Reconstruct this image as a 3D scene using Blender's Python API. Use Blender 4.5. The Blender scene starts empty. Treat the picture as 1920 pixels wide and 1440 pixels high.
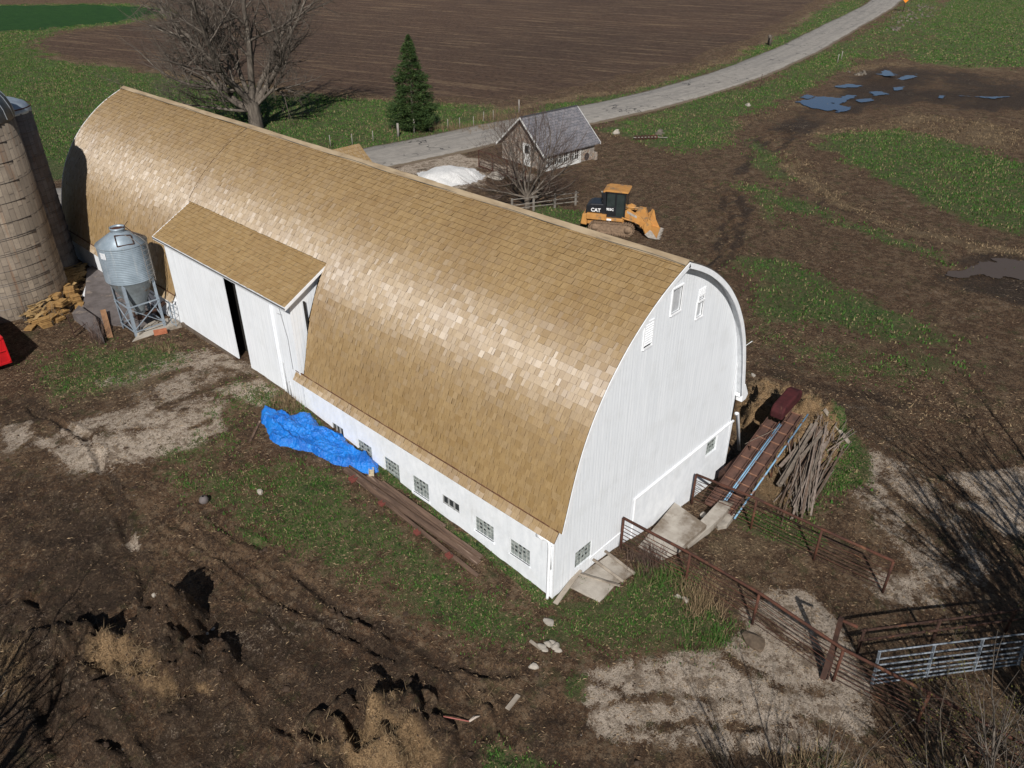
import bpy, math, random
import numpy as np
from math import sin, cos, pi, radians, atan2, sqrt
from mathutils import Matrix, Vector
R_ = random.Random(11); rng = np.random.default_rng(7)
SC = bpy.context.scene; COL = SC.collection
V = lambda *a: np.array(a, float)

# ------------------------------------------------------------------ camera
FPX = 1453.5; PITCH = .5488; ROLL = .0027; AZ = .7533; CAM = V(-13.8602, -11.2046, 19.0159)
fw = V(cos(AZ)*cos(PITCH), sin(AZ)*cos(PITCH), -sin(PITCH))
rt = np.cross(fw, [0, 0, 1]); rt /= np.linalg.norm(rt); up = np.cross(rt, fw)
rt, up = rt*cos(ROLL)+up*sin(ROLL), -rt*sin(ROLL)+up*cos(ROLL)
cd = bpy.data.cameras.new('camera'); cam = bpy.data.objects.new('camera', cd); COL.objects.link(cam)
cd.sensor_width = 36; cd.lens = 36*FPX/1920; cd.clip_start = .5; cd.clip_end = 6000
cam.matrix_world = Matrix(((rt[0], up[0], -fw[0], CAM[0]), (rt[1], up[1], -fw[1], CAM[1]), (rt[2], up[2], -fw[2], CAM[2]), (0, 0, 0, 1)))
SC.camera = cam

def ray(x, y):
    d = fw*FPX+rt*(x-960)+up*(720-y); return d/np.linalg.norm(d)
def onp(x, y, ax, v):
    d = ray(x, y); return CAM+d*(v-CAM[ax])/d[ax]

# ------------------------------------------------------------------ terrain
def sm(t): t = np.clip(t, 0, 1); return t*t*(3-2*t)
BY = [-40, -5, 0, 5, 7.5, 10.5, 13, 15, 16.5, 18.5, 22, 25, 38, 48, 62]
BZ = [-.6, -.1, .05, .46, .68, 1.0, 1.29, 1.5, 1.7, 1.75, 1.5, 1.4, 1.15, .6, -1.]
def T(x, y):
    b = np.interp(y, BY, BZ); w = 1-.35*sm((-3-x)/14); b = b*np.where(b > 0, w, 1)
    return b+(-1-b)*sm((x-1)/8.5)
def at(px, py, h=0.):
    z = 0.
    for i in range(25):
        p = onp(px, py, 2, z+h); z = float(T(p[0], p[1]))
    return onp(px, py, 2, z+h)
def _h(ix, iy, s):
    n = (ix*374761393+iy*668265263+s*1442695041) & 0xffffffff
    n = ((n ^ (n >> 13))*1274126177) & 0xffffffff
    return ((n ^ (n >> 16)) & 0xffff)/65535.
def vn(x, y, s=0):
    x = np.asarray(x, float); y = np.asarray(y, float)
    ix = np.floor(x).astype(np.int64); iy = np.floor(y).astype(np.int64); fx = x-ix; fy = y-iy
    fx = fx*fx*(3-2*fx); fy = fy*fy*(3-2*fy)
    return (_h(ix, iy, s)*(1-fx)+_h(ix+1, iy, s)*fx)*(1-fy)+(_h(ix, iy+1, s)*(1-fx)+_h(ix+1, iy+1, s)*fx)*fy
def fbm(x, y, s=0, o=4):
    a = 0; w = .5; t = 0
    for i in range(o): a = a+w*vn(x*2**i, y*2**i, s+i); t += w; w *= .5
    return a/t

# ------------------------------------------------------------------ ground painting (regions in the place)
OPS = {}
def poly(f, pts, val=1., soft=.6):
    w = np.array([at(*p)[:2] for p in pts]); OPS.setdefault(f, []).append(('p', w, val, soft))
def stroke(f, pts, wid, val=1., soft=.4):
    w = np.array([at(*p)[:2] for p in pts]); OPS.setdefault(f, []).append(('s', w, val, soft, wid))
def segd(x, y, a, b):
    d = b-a; L = d@d+1e-9; t = np.clip(((x-a[0])*d[0]+(y-a[1])*d[1])/L, 0, 1)
    return np.hypot(x-a[0]-t*d[0], y-a[1]-t*d[1])
def inside(x, y, w):
    r = np.zeros(x.shape, bool); n = len(w)
    for i in range(n):
        a = w[i]; b = w[(i+1) % n]
        c = (a[1] > y) != (b[1] > y)
        xi = (b[0]-a[0])*(y-a[1])/((b[1]-a[1]) or 1e-9)+a[0]
        r ^= c & (x < xi)
    return r
def field(f, x, y):
    out = np.zeros(x.shape); 
    dist = np.hypot(x-CAM[0], y-CAM[1])
    wa = np.clip(dist*.02, .25, 2.2)
    wx = x+(fbm(x/2.2, y/2.2, 31, 3)-.5)*2*wa; wy = y+(fbm(x/2.2, y/2.2, 47, 3)-.5)*2*wa
    for op in OPS.get(f, []):
        w = op[1]; val, soft = op[2], op[3]; pad = soft+(op[4] if op[0] == 's' else 0)+.1
        lo = w.min(0)-pad; hi = w.max(0)+pad
        m = (wx > lo[0]) & (wx < hi[0]) & (wy > lo[1]) & (wy < hi[1])
        if not m.any(): continue
        X = wx[m]; Y = wy[m]; d = np.full(X.shape, 1e9)
        if op[0] == 'p':
            n = len(w)
            for i in range(n): d = np.minimum(d, segd(X, Y, w[i], w[(i+1) % n]))
            d = np.where(inside(X, Y, w), -d, d)
        else:
            for i in range(len(w)-1): d = np.minimum(d, segd(X, Y, w[i], w[i+1]))
            d = d-op[4]/2
        v = sm(.5-d/(2*soft))
        if val >= 0: out[m] = np.maximum(out[m], val*v)
        else: out[m] = out[m]*(1+val*v)
    return out
# green grass
for pts, val, soft in [
    ([(-400, 95), (0, 100), (110, 112), (200, 125), (350, 150), (520, 175), (640, 183), (760, 192), (900, 200), (975, 205), (960, 232), (860, 248), (700, 280), (640, 300), (500, 330), (250, 350), (0, 330), (-300, 350)], .93, 1.2),
    ([(-500, 5), (0, 10), (240, 10), (310, 18), (330, 32), (240, 45), (120, 58), (70, 74), (60, 84), (100, 104), (60, 108), (-500, 100)], .75, 2),
    ([(985, 212), (1060, 190), (1200, 168), (1300, 140), (1400, 100), (1500, 45), (1560, 5), (1640, -10), (1600, 25), (1480, 85), (1370, 125), (1250, 165), (1130, 197), (1050, 215)], .72, 1.),
    ([(1112, 240), (1200, 218), (1300, 187), (1400, 162), (1470, 132), (1560, 92), (1610, 100), (1590, 130), (1520, 165), (1460, 195), (1395, 215), (1380, 262), (1330, 290), (1260, 285), (1180, 262)], .74, 1.2),
    ([(1500, 112), (1600, 70), (1710, -5), (1780, -20), (1760, 30), (1690, 95), (1600, 118)], .6, 1.5),
    ([(1690, 110), (1760, 40), (1800, -10), (2300, -30), (2300, 130), (1920, 128), (1800, 125)], .8, 2.),
    ([(1530, 268), (1580, 248), (1680, 238), (1800, 270), (1920, 300), (2300, 380), (2300, 520), (1920, 445), (1800, 402), (1680, 350), (1590, 310)], .93, 1.),
    ([(1378, 478), (1450, 488), (1500, 500), (1560, 540), (1640, 565), (1750, 610), (1830, 640), (1780, 655), (1640, 640), (1500, 600), (1400, 598), (1390, 540)], .72, .9),
    ([(1420, 600), (1600, 650), (1800, 660), (1850, 700), (1700, 730), (1560, 700), (1450, 650)], .42, 1.2),
    ([(1360, 345), (1440, 350), (1520, 385), (1640, 430), (1790, 490), (1850, 510), (1760, 500), (1640, 450), (1540, 415), (1440, 380)], .72, .8),
    ([(1430, 255), (1462, 290), (1500, 340), (1480, 350), (1430, 330), (1400, 290)], .6, .7),
    ([(1010, 388), (1060, 390), (1095, 405), (1100, 430), (1050, 415), (1000, 400)], .9, .5),
    ([(1400, 370), (1470, 400), (1500, 430), (1440, 420)], .5, .8),
    ([(430, 715), (530, 735), (600, 790), (560, 800), (480, 770), (440, 850), (380, 870), (330, 900), (300, 860), (400, 800)], .52, .7),
    ([(300, 900), (420, 870), (560, 860), (650, 890), (760, 985), (880, 1075), (960, 1130), (1040, 1150), (1180, 1150), (1260, 1110), (1340, 1140), (1385, 1190), (1390, 1215), (1320, 1235), (1240, 1215), (1130, 1225), (1000, 1215), (860, 1190), (760, 1140), (650, 1080), (560, 1030), (450, 1010), (380, 960)], .56, .6),
    ([(500, 890), (580, 890), (640, 960), (560, 960)], .75, .5), ([(640, 960), (720, 950), (800, 1040), (860, 1100), (760, 1090), (680, 1020)], .66, .5),
    ([(430, 995), (490, 990), (520, 1020), (470, 1035)], .85, .3), ([(800, 1120), (880, 1110), (1010, 1190), (980, 1215), (880, 1190)], .74, .5),
    ([(1050, 1130), (1130, 1130), (1200, 1080), (1300, 1100), (1370, 1180), (1390, 1210), (1310, 1215), (1180, 1190), (1060, 1160)], .68, .4),
    ([(50, 670), (150, 650), (240, 650), (330, 640), (385, 655), (330, 690), (230, 720), (130, 750), (70, 720)], .54, .6),
    ([(1500, 765), (1560, 780), (1620, 840), (1625, 890), (1580, 930), (1545, 925), (1520, 900), (1560, 860), (1530, 810)], .85, .4),
    ([(1375, 950), (1440, 960), (1530, 990), (1560, 1020), (1500, 1030), (1420, 1000)], .8, .4), ([(1450, 965), (1500, 930), (1560, 940), (1530, 990)], .7, .4),
    ([(900, 1375), (960, 1388), (1020, 1440), (1000, 1500), (900, 1480)], .8, .3), ([(1480, 1405), (1560, 1400), (1620, 1440), (1560, 1500), (1480, 1480)], .6, .4),
    ([(1070, 1255), (1100, 1270), (1095, 1310), (1060, 1300)], .7, .3)]:
    poly('grass', pts, val+.05, soft*1.6)
stroke('grass', [(548, 762), (640, 830), (750, 915), (833, 976), (930, 1050), (1026, 1124)], .5, .93, .22)
stroke('grass', [(1036, 1128), (1065, 1110), (1110, 1075)], .35, .8, .2)
stroke('grass', [(1690, 95), (1760, 40), (1810, -10)], 3.5, .95, 1.5)
# pale concrete / lime
for pts, val, soft in [
    ([(340, 650), (400, 640), (460, 680), (530, 722), (540, 745), (500, 770), (450, 765), (430, 815), (360, 850), (300, 860), (230, 870), (150, 880), (90, 845), (140, 800), (250, 765), (300, 735), (170, 720), (250, 690)], .60, .8),
    ([(300, 790), (420, 760), (440, 810), (350, 850), (240, 868), (190, 850)], .86, .4), ([(170, 712), (230, 690), (350, 655), (370, 668), (280, 700), (200, 720)], .84, .25),
    ([(380, 735), (480, 715), (530, 735), (500, 768), (440, 760)], .84, .35), ([(100, 850), (150, 850), (200, 880), (160, 885)], .8, .3),
    ([(10, 795), (50, 790), (65, 815), (30, 840), (5, 830)], .7, .3), ([(60, 812), (110, 830), (90, 850), (50, 840)], .6, .3),
    ([(240, 1010), (260, 990), (275, 1020), (255, 1025)], .65, .2),
    ([(1085, 1262), (1180, 1245), (1300, 1225), (1350, 1205), (1390, 1178), (1400, 1150), (1450, 1110), (1510, 1110), (1560, 1160), (1620, 1220), (1660, 1290), (1640, 1360), (1600, 1400), (1480, 1430), (1300, 1415), (1130, 1385), (1100, 1320)], .78, .35),
    ([(1150, 1260), (1360, 1230), (1500, 1250), (1540, 1330), (1400, 1390), (1180, 1370)], .86, .5),
    ([(1590, 840), (1700, 870), (1790, 960), (1860, 1060), (1800, 1140), (1700, 1080), (1620, 980), (1580, 900)], .52, .9),
    ([(1780, 885), (1840, 878), (2100, 880), (2100, 1010), (1880, 1000), (1820, 960)], .88, .4),
    ([(1640, 1060), (1720, 1080), (1760, 1130), (1700, 1150), (1640, 1110)], .6, .5),
    ([(700, 330), (780, 295), (850, 290), (900, 300), (915, 345), (880, 360), (760, 340)], .7, .5), ([(900, 300), (960, 310), (1010, 330), (990, 345), (920, 325)], .82, .25)]:
    poly('pale', pts, val, soft*1.1)
for pts, w, v in [([(1080, 1335), (1180, 1310), (1290, 1300), (1380, 1320)], .35, -.6), ([(1340, 1225), (1400, 1260), (1480, 1300), (1560, 1290)], .45, -.55), ([(1180, 1375), (1300, 1350), (1420, 1370)], .4, -.55), ([(1100, 1275), (1160, 1290)], .3, -.5), ([(1420, 1150), (1470, 1200), (1560, 1230)], .35, -.6), ([(1500, 1340), (1580, 1380)], .5, -.6), ([(1240, 1250), (1260, 1330)], .25, -.5),
    ([(160, 750), (260, 722), (340, 698)], .7, -.7), ([(230, 790), (330, 752), (430, 715)], .5, -.55), ([(120, 830), (220, 815), (300, 800)], .5, -.6), ([(400, 690), (470, 720)], .5, -.5), ([(300, 830), (400, 790)], .3, -.45), ([(1640, 900), (1760, 1000), (1800, 1080)], .5, -.6), ([(1800, 930), (1880, 950)], .5, -.45)]:
    stroke('pale', pts, w, v, w*.5)
# dry tan grass / straw
for pts, w, v in [
    ([(1330, 262), (1400, 225), (1480, 200), (1540, 185)], 2.5, .6), ([(1480, 290), (1500, 330), (1580, 380), (1700, 430), (1800, 455), (1930, 480)], 2., .85),
    ([(1100, 262), (1200, 235), (1300, 205)], 2, .45), ([(1560, 60), (1620, 50), (1680, 40)], 4, .5), ([(1640, 75), (1720, 60)], 5, .6),
    ([(1590, 130), (1700, 118), (1800, 122), (1930, 140)], 3.5, .75), ([(1600, 105), (1700, 80), (1760, 30), (1830, -10)], 3, .6),
    ([(60, 90), (75, 72), (130, 60), (240, 44), (325, 33), (300, 12), (240, 8), (0, 6)], 1.8, .72), ([(65, 90), (110, 108), (200, 122), (360, 146), (520, 168), (640, 180), (780, 192), (960, 205)], 2.6, .75),
    ([(960, 205), (1080, 180), (1200, 165), (1300, 135), (1400, 95), (1500, 40), (1560, -5)], 2.6, .72), ([(-300, 90), (0, 106), (190, 116)], 1.6, .75),
    ([(690, 270), (800, 248), (900, 232), (980, 215)], 1.1, .5), ([(180, 1030), (600, 1180)], .2, .2),
    ([(1350, 1150), (1420, 1080), (1480, 1060)], 1.4, .45), ([(1620, 1230), (1760, 1300), (1900, 1380)], 3.5, .45),
    ([(470, 700), (520, 740), (590, 770)], .7, .7), ([(560, 960), (640, 1020), (760, 1090)], 1.5, .4), ([(900, 1090), (1000, 1150)], .9, .4),
    ([(960, 1280), (985, 1310)], .5, .6), ([(1250, 840), (1400, 890)], .2, .2), ([(1700, 770), (1900, 790)], 3, .45), ([(1300, 420), (1400, 470)], 2, .3)]:
    stroke('dry', pts, w, v, w*.5+.2)
for pts, v, s in [([(1500, 255), (1560, 240), (1700, 215), (1800, 220), (1930, 240), (1930, 290), (1700, 260), (1560, 262)], .6, 1.2),
    ([(1850, 60), (1990, 60), (1990, 130), (1780, 128)], .6, 2.5), ([(1310, 1020), (1420, 1000), (1500, 1060), (1420, 1090), (1340, 1060)], .5, .5),
    ([(-100, 130), (150, 150), (230, 250), (100, 300), (-100, 300)], .42, 3), ([(1400, 790), (1440, 760), (1490, 790), (1500, 860), (1440, 940), (1370, 940), (1350, 880)], .75, .4),
    ([(60, 690), (380, 670), (300, 720), (100, 770)], .5, .6)]:
    poly('dry', pts, v, s)
# bright hay
for pts, v, s in [([(1390, 730), (1440, 720), (1500, 760), (1540, 800), (1575, 840), (1540, 900), (1470, 950), (1420, 930), (1385, 880), (1370, 790)], .95, .35),
    ([(170, 1255), (210, 1225), (270, 1230), (330, 1290), (345, 1320), (280, 1330), (220, 1290), (175, 1290)], .62, .25), ([(0, 1230), (50, 1225), (60, 1320), (0, 1330)], .55, .4),
    ([(640, 1390), (700, 1350), (790, 1370), (830, 1420), (800, 1480), (650, 1480)], .75, .3), ([(690, 1310), (750, 1315), (750, 1345), (690, 1340)], .6, .2), ([(555, 1390), (610, 1370), (640, 1440), (560, 1440)], .5, .25),
    ([(360, 1285), (400, 1290), (390, 1310), (360, 1305)], .6, .15), ([(890, 1305), (930, 1300), (925, 1325), (895, 1325)], .55, .15)]:
    poly('hay', pts, min(v+.15, 1) if v > .8 else v-.06, s*1.3)
# wet dark mud
for pts, v, s in [([(1440, 245), (1490, 215), (1560, 175), (1600, 140), (1640, 125), (1720, 125), (1930, 150), (2200, 170), (2200, 220), (1920, 212), (1800, 190), (1700, 195), (1600, 215), (1540, 250), (1480, 262)], .72, 1.2),
    ([(1560, 200), (1640, 130), (1760, 135), (1700, 190), (1600, 212)], .85, 1.), ([(1700, 170), (1930, 170), (2100, 190), (1930, 212), (1750, 200)], .9, 1.2), ([(1740, 512), (1840, 470), (1930, 478), (2100, 500), (2100, 580), (1920, 568), (1780, 540)], .72, .7),
    ([(-300, 860), (0, 860), (150, 900), (300, 990), (450, 1080), (640, 1200), (820, 1270), (960, 1310), (1080, 1320), (1100, 1400), (1300, 1420), (1300, 1600), (-300, 1600)], .62, 1.2),
    ([(0, 980), (180, 960), (230, 1010), (280, 1130), (200, 1180), (100, 1180), (0, 1100)], .8, .6), ([(600, 1190), (900, 1270), (880, 1340), (720, 1280)], .7, .5), ([(1330, 1390), (1480, 1400), (1500, 1470), (1300, 1470)], .8, .4), ([(30, 720), (120, 760), (60, 800), (0, 790)], .6, .5),
    ([(1400, 640), (1600, 720), (1900, 790), (1900, 860), (1640, 830), (1420, 740)], .42, 1.2), ([(1350, 790), (1400, 790), (1380, 860)], .3, .3), ([(1450, 60), (1520, 20), (1560, 0), (1440, 30), (1200, 110), (1150, 100)], .3, 3)]:
    poly('wet', pts, v, s)
# tilled field, winter wheat
poly('till', [(66, 80), (130, 62), (240, 50), (325, 40), (345, 25), (300, 5), (200, -30), (500, -120), (1500, -140), (1700, -60), (1545, -10), (1400, 72), (1280, 115), (1100, 158), (940, 188), (760, 180), (640, 170), (500, 155), (330, 135), (200, 112), (110, 100)], 1., .7)
poly('wheat', [(-600, -20), (0, 12), (180, 12), (290, 17), (312, 26), (220, 42), (60, 57), (-600, 75)], 1., 1.)
for pts in [[(1395, 262), (1405, 300), (1390, 330)], [(1480, 240), (1475, 280), (1500, 330), (1560, 385), (1700, 430)]]:
    stroke('wet', pts, .5, .6, .4)

# ------------------------------------------------------------------ relief
RUTS = [([(60, 770), (170, 830), (230, 980), (262, 1050), (278, 1160)], .26, .10), ([(330, 985), (450, 1075), (560, 1140), (640, 1180), (760, 1240)], .3, .10),
    ([(380, 960), (520, 1060), (620, 1130), (750, 1200), (850, 1250), (960, 1260)], .3, .09), ([(300, 1000), (420, 1090), (520, 1170), (580, 1210)], .2, .06),
    ([(440, 1270), (490, 1320), (540, 1360), (610, 1400)], .35, .12), ([(140, 1300), (210, 1390), (260, 1450)], .35, .12), ([(860, 1270), (920, 1330), (955, 1390)], .22, .09),
    ([(150, 1130), (170, 1200)], .2, .09), ([(60, 1120), (120, 1190), (130, 1250)], .3, .1), ([(620, 1180), (760, 1250), (840, 1290)], .25, .07), ([(80, 1300), (90, 1380), (140, 1450)], .4, .12),
    ([(1300, 520), (1345, 480), (1370, 420), (1355, 365), (1330, 340)], .5, .09), ([(1320, 520), (1385, 470), (1395, 400), (1375, 355)], .5, .09), ([(1440, 700), (1600, 740), (1850, 800)], .5, .06),
    ([(1480, 240), (1475, 280), (1500, 330), (1560, 385), (1700, 430), (1850, 470)], .5, .1), ([(1440, 250), (1450, 300), (1500, 370), (1600, 430)], .5, .08), ([(1390, 330), (1410, 290), (1430, 262)], .6, .06)]
RUTW = [(np.array([at(*p)[:2] for p in pts]), w, d) for pts, w, d in RUTS]
MND = [(at(250, 1300)[:2], 2.6, 1.7, .62), (at(330, 1205)[:2], 1.2, .9, .5), (at(150, 1230)[:2], .8, .7, .4), (at(400, 1260)[:2], .8, .6, .34), (at(640, 1350)[:2], .6, .4, .3), (at(820, 1400)[:2], .7, .5, .3), (at(200, 1230)[:2], 1.1, .9, .2), (at(40, 1280)[:2], 1.6, 1.2, .3), (at(730, 1390)[:2], 1.15, .8, .6), (at(700, 1320)[:2], .65, .45, .34), (at(790, 1330)[:2], .45, .4, .3),
       (at(600, 1430)[:2], 1.2, .8, .35), (at(1500, 825)[:2], 2.6, 2.0, 1.35), (at(1425, 765)[:2], 1.8, 1.4, .7), (at(1430, 1425)[:2], .9, .5, .3), (at(900, 205)[:2], 4, 2, .3), (at(1660, 150)[:2], 3, 2, .5)]
MND = [(c, a, b, h*(1.7 if c[0] < 8 and c[1] > -6 else 1.)) for c, a, b, h in MND]
def hgt(x, y):
    x = np.asarray(x, float); y = np.asarray(y, float); z = T(x, y)
    near = np.exp(-np.maximum(np.hypot(x-CAM[0], y-CAM[1])-35, 0)/60.)
    z = z+(fbm(x/3., y/3., 3, 3)-.5)*.16*near
    far = np.hypot(x, y); z = z+(fbm(x/90., y/90., 77, 3)-.5)*1.6*sm((far-90)/150)
    yard = sm((5-x)/5)*sm((6-y+.25*x)/5)
    c = fbm(x/.6, y/.6, 9, 4); wt = sm((field('wet', x, y)-.2)/.5)*sm((12-x)/6); z = z+(c-.5)*(.05+.10*yard+.34*wt)*near
    for c_, rx, ry, h in MND:
        dx = x-c_[0]; dy = y-c_[1]; m = (abs(dx) < 3*rx) & (abs(dy) < 3*rx)
        if not m.any(): continue
        q = np.hypot(dx[m]*cos(.7)+dy[m]*sin(.7), (-dx[m]*sin(.7)+dy[m]*cos(.7))*rx/ry)/rx
        q = q+(fbm(x[m]/.8, y[m]/.8, 5, 4)-.5)*.9
        far_ = sm(.5+(dx[m]*.75+dy[m]*.66)/(.5*rx)); z[m] = z[m]+h*sm((1.15-q)/(.95-.6*far_))*(.62+.9*(fbm(x[m]/.45, y[m]/.45, 15, 4)-.25))
    for w, wid, dep in RUTW:
        lo = w.min(0)-1; hi = w.max(0)+1; m = (x > lo[0]) & (x < hi[0]) & (y > lo[1]) & (y < hi[1])
        if not m.any(): continue
        X = x[m]+(vn(x[m]/.7, y[m]/.7, 1)-.5)*.3; Y = y[m]+(vn(x[m]/.7, y[m]/.7, 2)-.5)*.3
        d = np.full(X.shape, 9.)
        for i in range(len(w)-1): d = np.minimum(d, segd(X, Y, w[i], w[i+1]))
        n = fbm(X*2.2, Y*2.2, 8, 3); e = sm(n*2-.3)
        dep = dep*1.4; z[m] = z[m]-dep*e*np.exp(-(d/(wid*.5))**2)+dep*.75*e*np.exp(-((d-wid*.9)/(wid*.34))**2)
    return z

for pts, wid, dep in RUTS: stroke('wet', pts, wid*1.5, .72, .22)
# ------------------------------------------------------------------ materials
def lin(c): return tuple(((v/255)/12.92 if v/255 <= .04045 else ((v/255+.055)/1.055)**2.4) for v in c)
class NT:
    def __init__(s, name):
        s.m = bpy.data.materials.new(name); s.m.use_nodes = True; s.t = s.m.node_tree; s.N = s.t.nodes; s.L = s.t.links
        s.b = s.N['Principled BSDF']; s.co = None
    def n(s, t, **k):
        o = s.N.new(t)
        for a, b in k.items(): setattr(o, a, b)
        return o
    def ln(s, a, b): s.L.new(a, b)
    def obj(s):
        if not s.co: s.co = s.n('ShaderNodeTexCoord').outputs['Object']
        return s.co
    def mp(s, sc=(1, 1, 1), rot=(0, 0, 0), src=None):
        m = s.n('ShaderNodeMapping'); m.inputs['Scale'].default_value = sc; m.inputs['Rotation'].default_value = rot
        s.ln(src or s.obj(), m.inputs['Vector']); return m.outputs[0]
    def noise(s, scale, det=4, rough=.55, vec=None, out=0):
        o = s.n('ShaderNodeTexNoise'); o.inputs['Scale'].default_value = scale; o.inputs['Detail'].default_value = det; o.inputs['Roughness'].default_value = rough
        s.ln(vec or s.obj(), o.inputs['Vector']); return o.outputs[out]
    def ma(s, op, a, b=None, c=None, cl=False):
        o = s.n('ShaderNodeMath', operation=op, use_clamp=cl)
        for i, v in enumerate((a, b, c)):
            if v is None: continue
            if isinstance(v, (int, float)): o.inputs[i].default_value = v
            else: s.ln(v, o.inputs[i])
        return o.outputs[0]
    def mr(s, v, a, b, c=0., d=1., smooth=True):
        o = s.n('ShaderNodeMapRange'); 
        if smooth: o.interpolation_type = 'SMOOTHSTEP'
        s.ln(v, o.inputs[0])
        for i, q in enumerate((a, b, c, d)): o.inputs[i+1].default_value = q
        return o.outputs[0]
    def mix(s, f, a, b, bl='MIX'):
        o = s.n('ShaderNodeMix', data_type='RGBA', blend_type=bl)
        for i, v in ((0, f), (6, a), (7, b)):
            if isinstance(v, (int, float)): o.inputs[i].default_value = v
            elif isinstance(v, tuple): o.inputs[i].default_value = (*v[:3], 1)
            else: s.ln(v, o.inputs[i])
        return o.outputs[2]
    def bump(s, h, st=.3, dist=.02, nrm=None):
        o = s.n('ShaderNodeBump'); o.inputs['Strength'].default_value = st; o.inputs['Distance'].default_value = dist; s.ln(h, o.inputs['Height'])
        if nrm: s.ln(nrm, o.inputs['Normal'])
        s.ln(o.outputs[0], s.b.inputs['Normal']); return o.outputs[0]
    def fin(s, col, rough=.8, spec=.3, metal=0.):
        if isinstance(col, tuple): s.b.inputs['Base Color'].default_value = (*col[:3], 1)
        else: s.ln(col, s.b.inputs['Base Color'])
        if isinstance(rough, (int, float)): s.b.inputs['Roughness'].default_value = rough
        else: s.ln(rough, s.b.inputs['Roughness'])
        s.b.inputs['Specular IOR Level'].default_value = spec; s.b.inputs['Metallic'].default_value = metal; return s.m
MATS = {}
def mat(name, c1, c2=None, scale=3., rough=.8, bump=.2, bscale=None, metal=0., stretch=(1, 1, 1), spec=.3, c3=None, t3=(.58, .68), s3=1.5):
    if name in MATS: return MATS[name]
    t = NT(name); v = t.mp(stretch); c2 = c2 or tuple(x*.7 for x in c1)
    n = t.noise(scale, 5, .6, v); col = t.mix(t.mr(n, .3, .7), c1, c2)
    if c3: col = t.mix(t.mr(t.noise(s3, 5, .65, v), *t3), col, c3)
    if bump: t.bump(t.noise(bscale or scale*4, 4, .6, v), bump, .02)
    MATS[name] = t.fin(col, rough, spec, metal); return MATS[name]
def attr(t, name, out='Color'):
    a = t.n('ShaderNodeAttribute'); a.attribute_name = name; return a.outputs[out]

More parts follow.
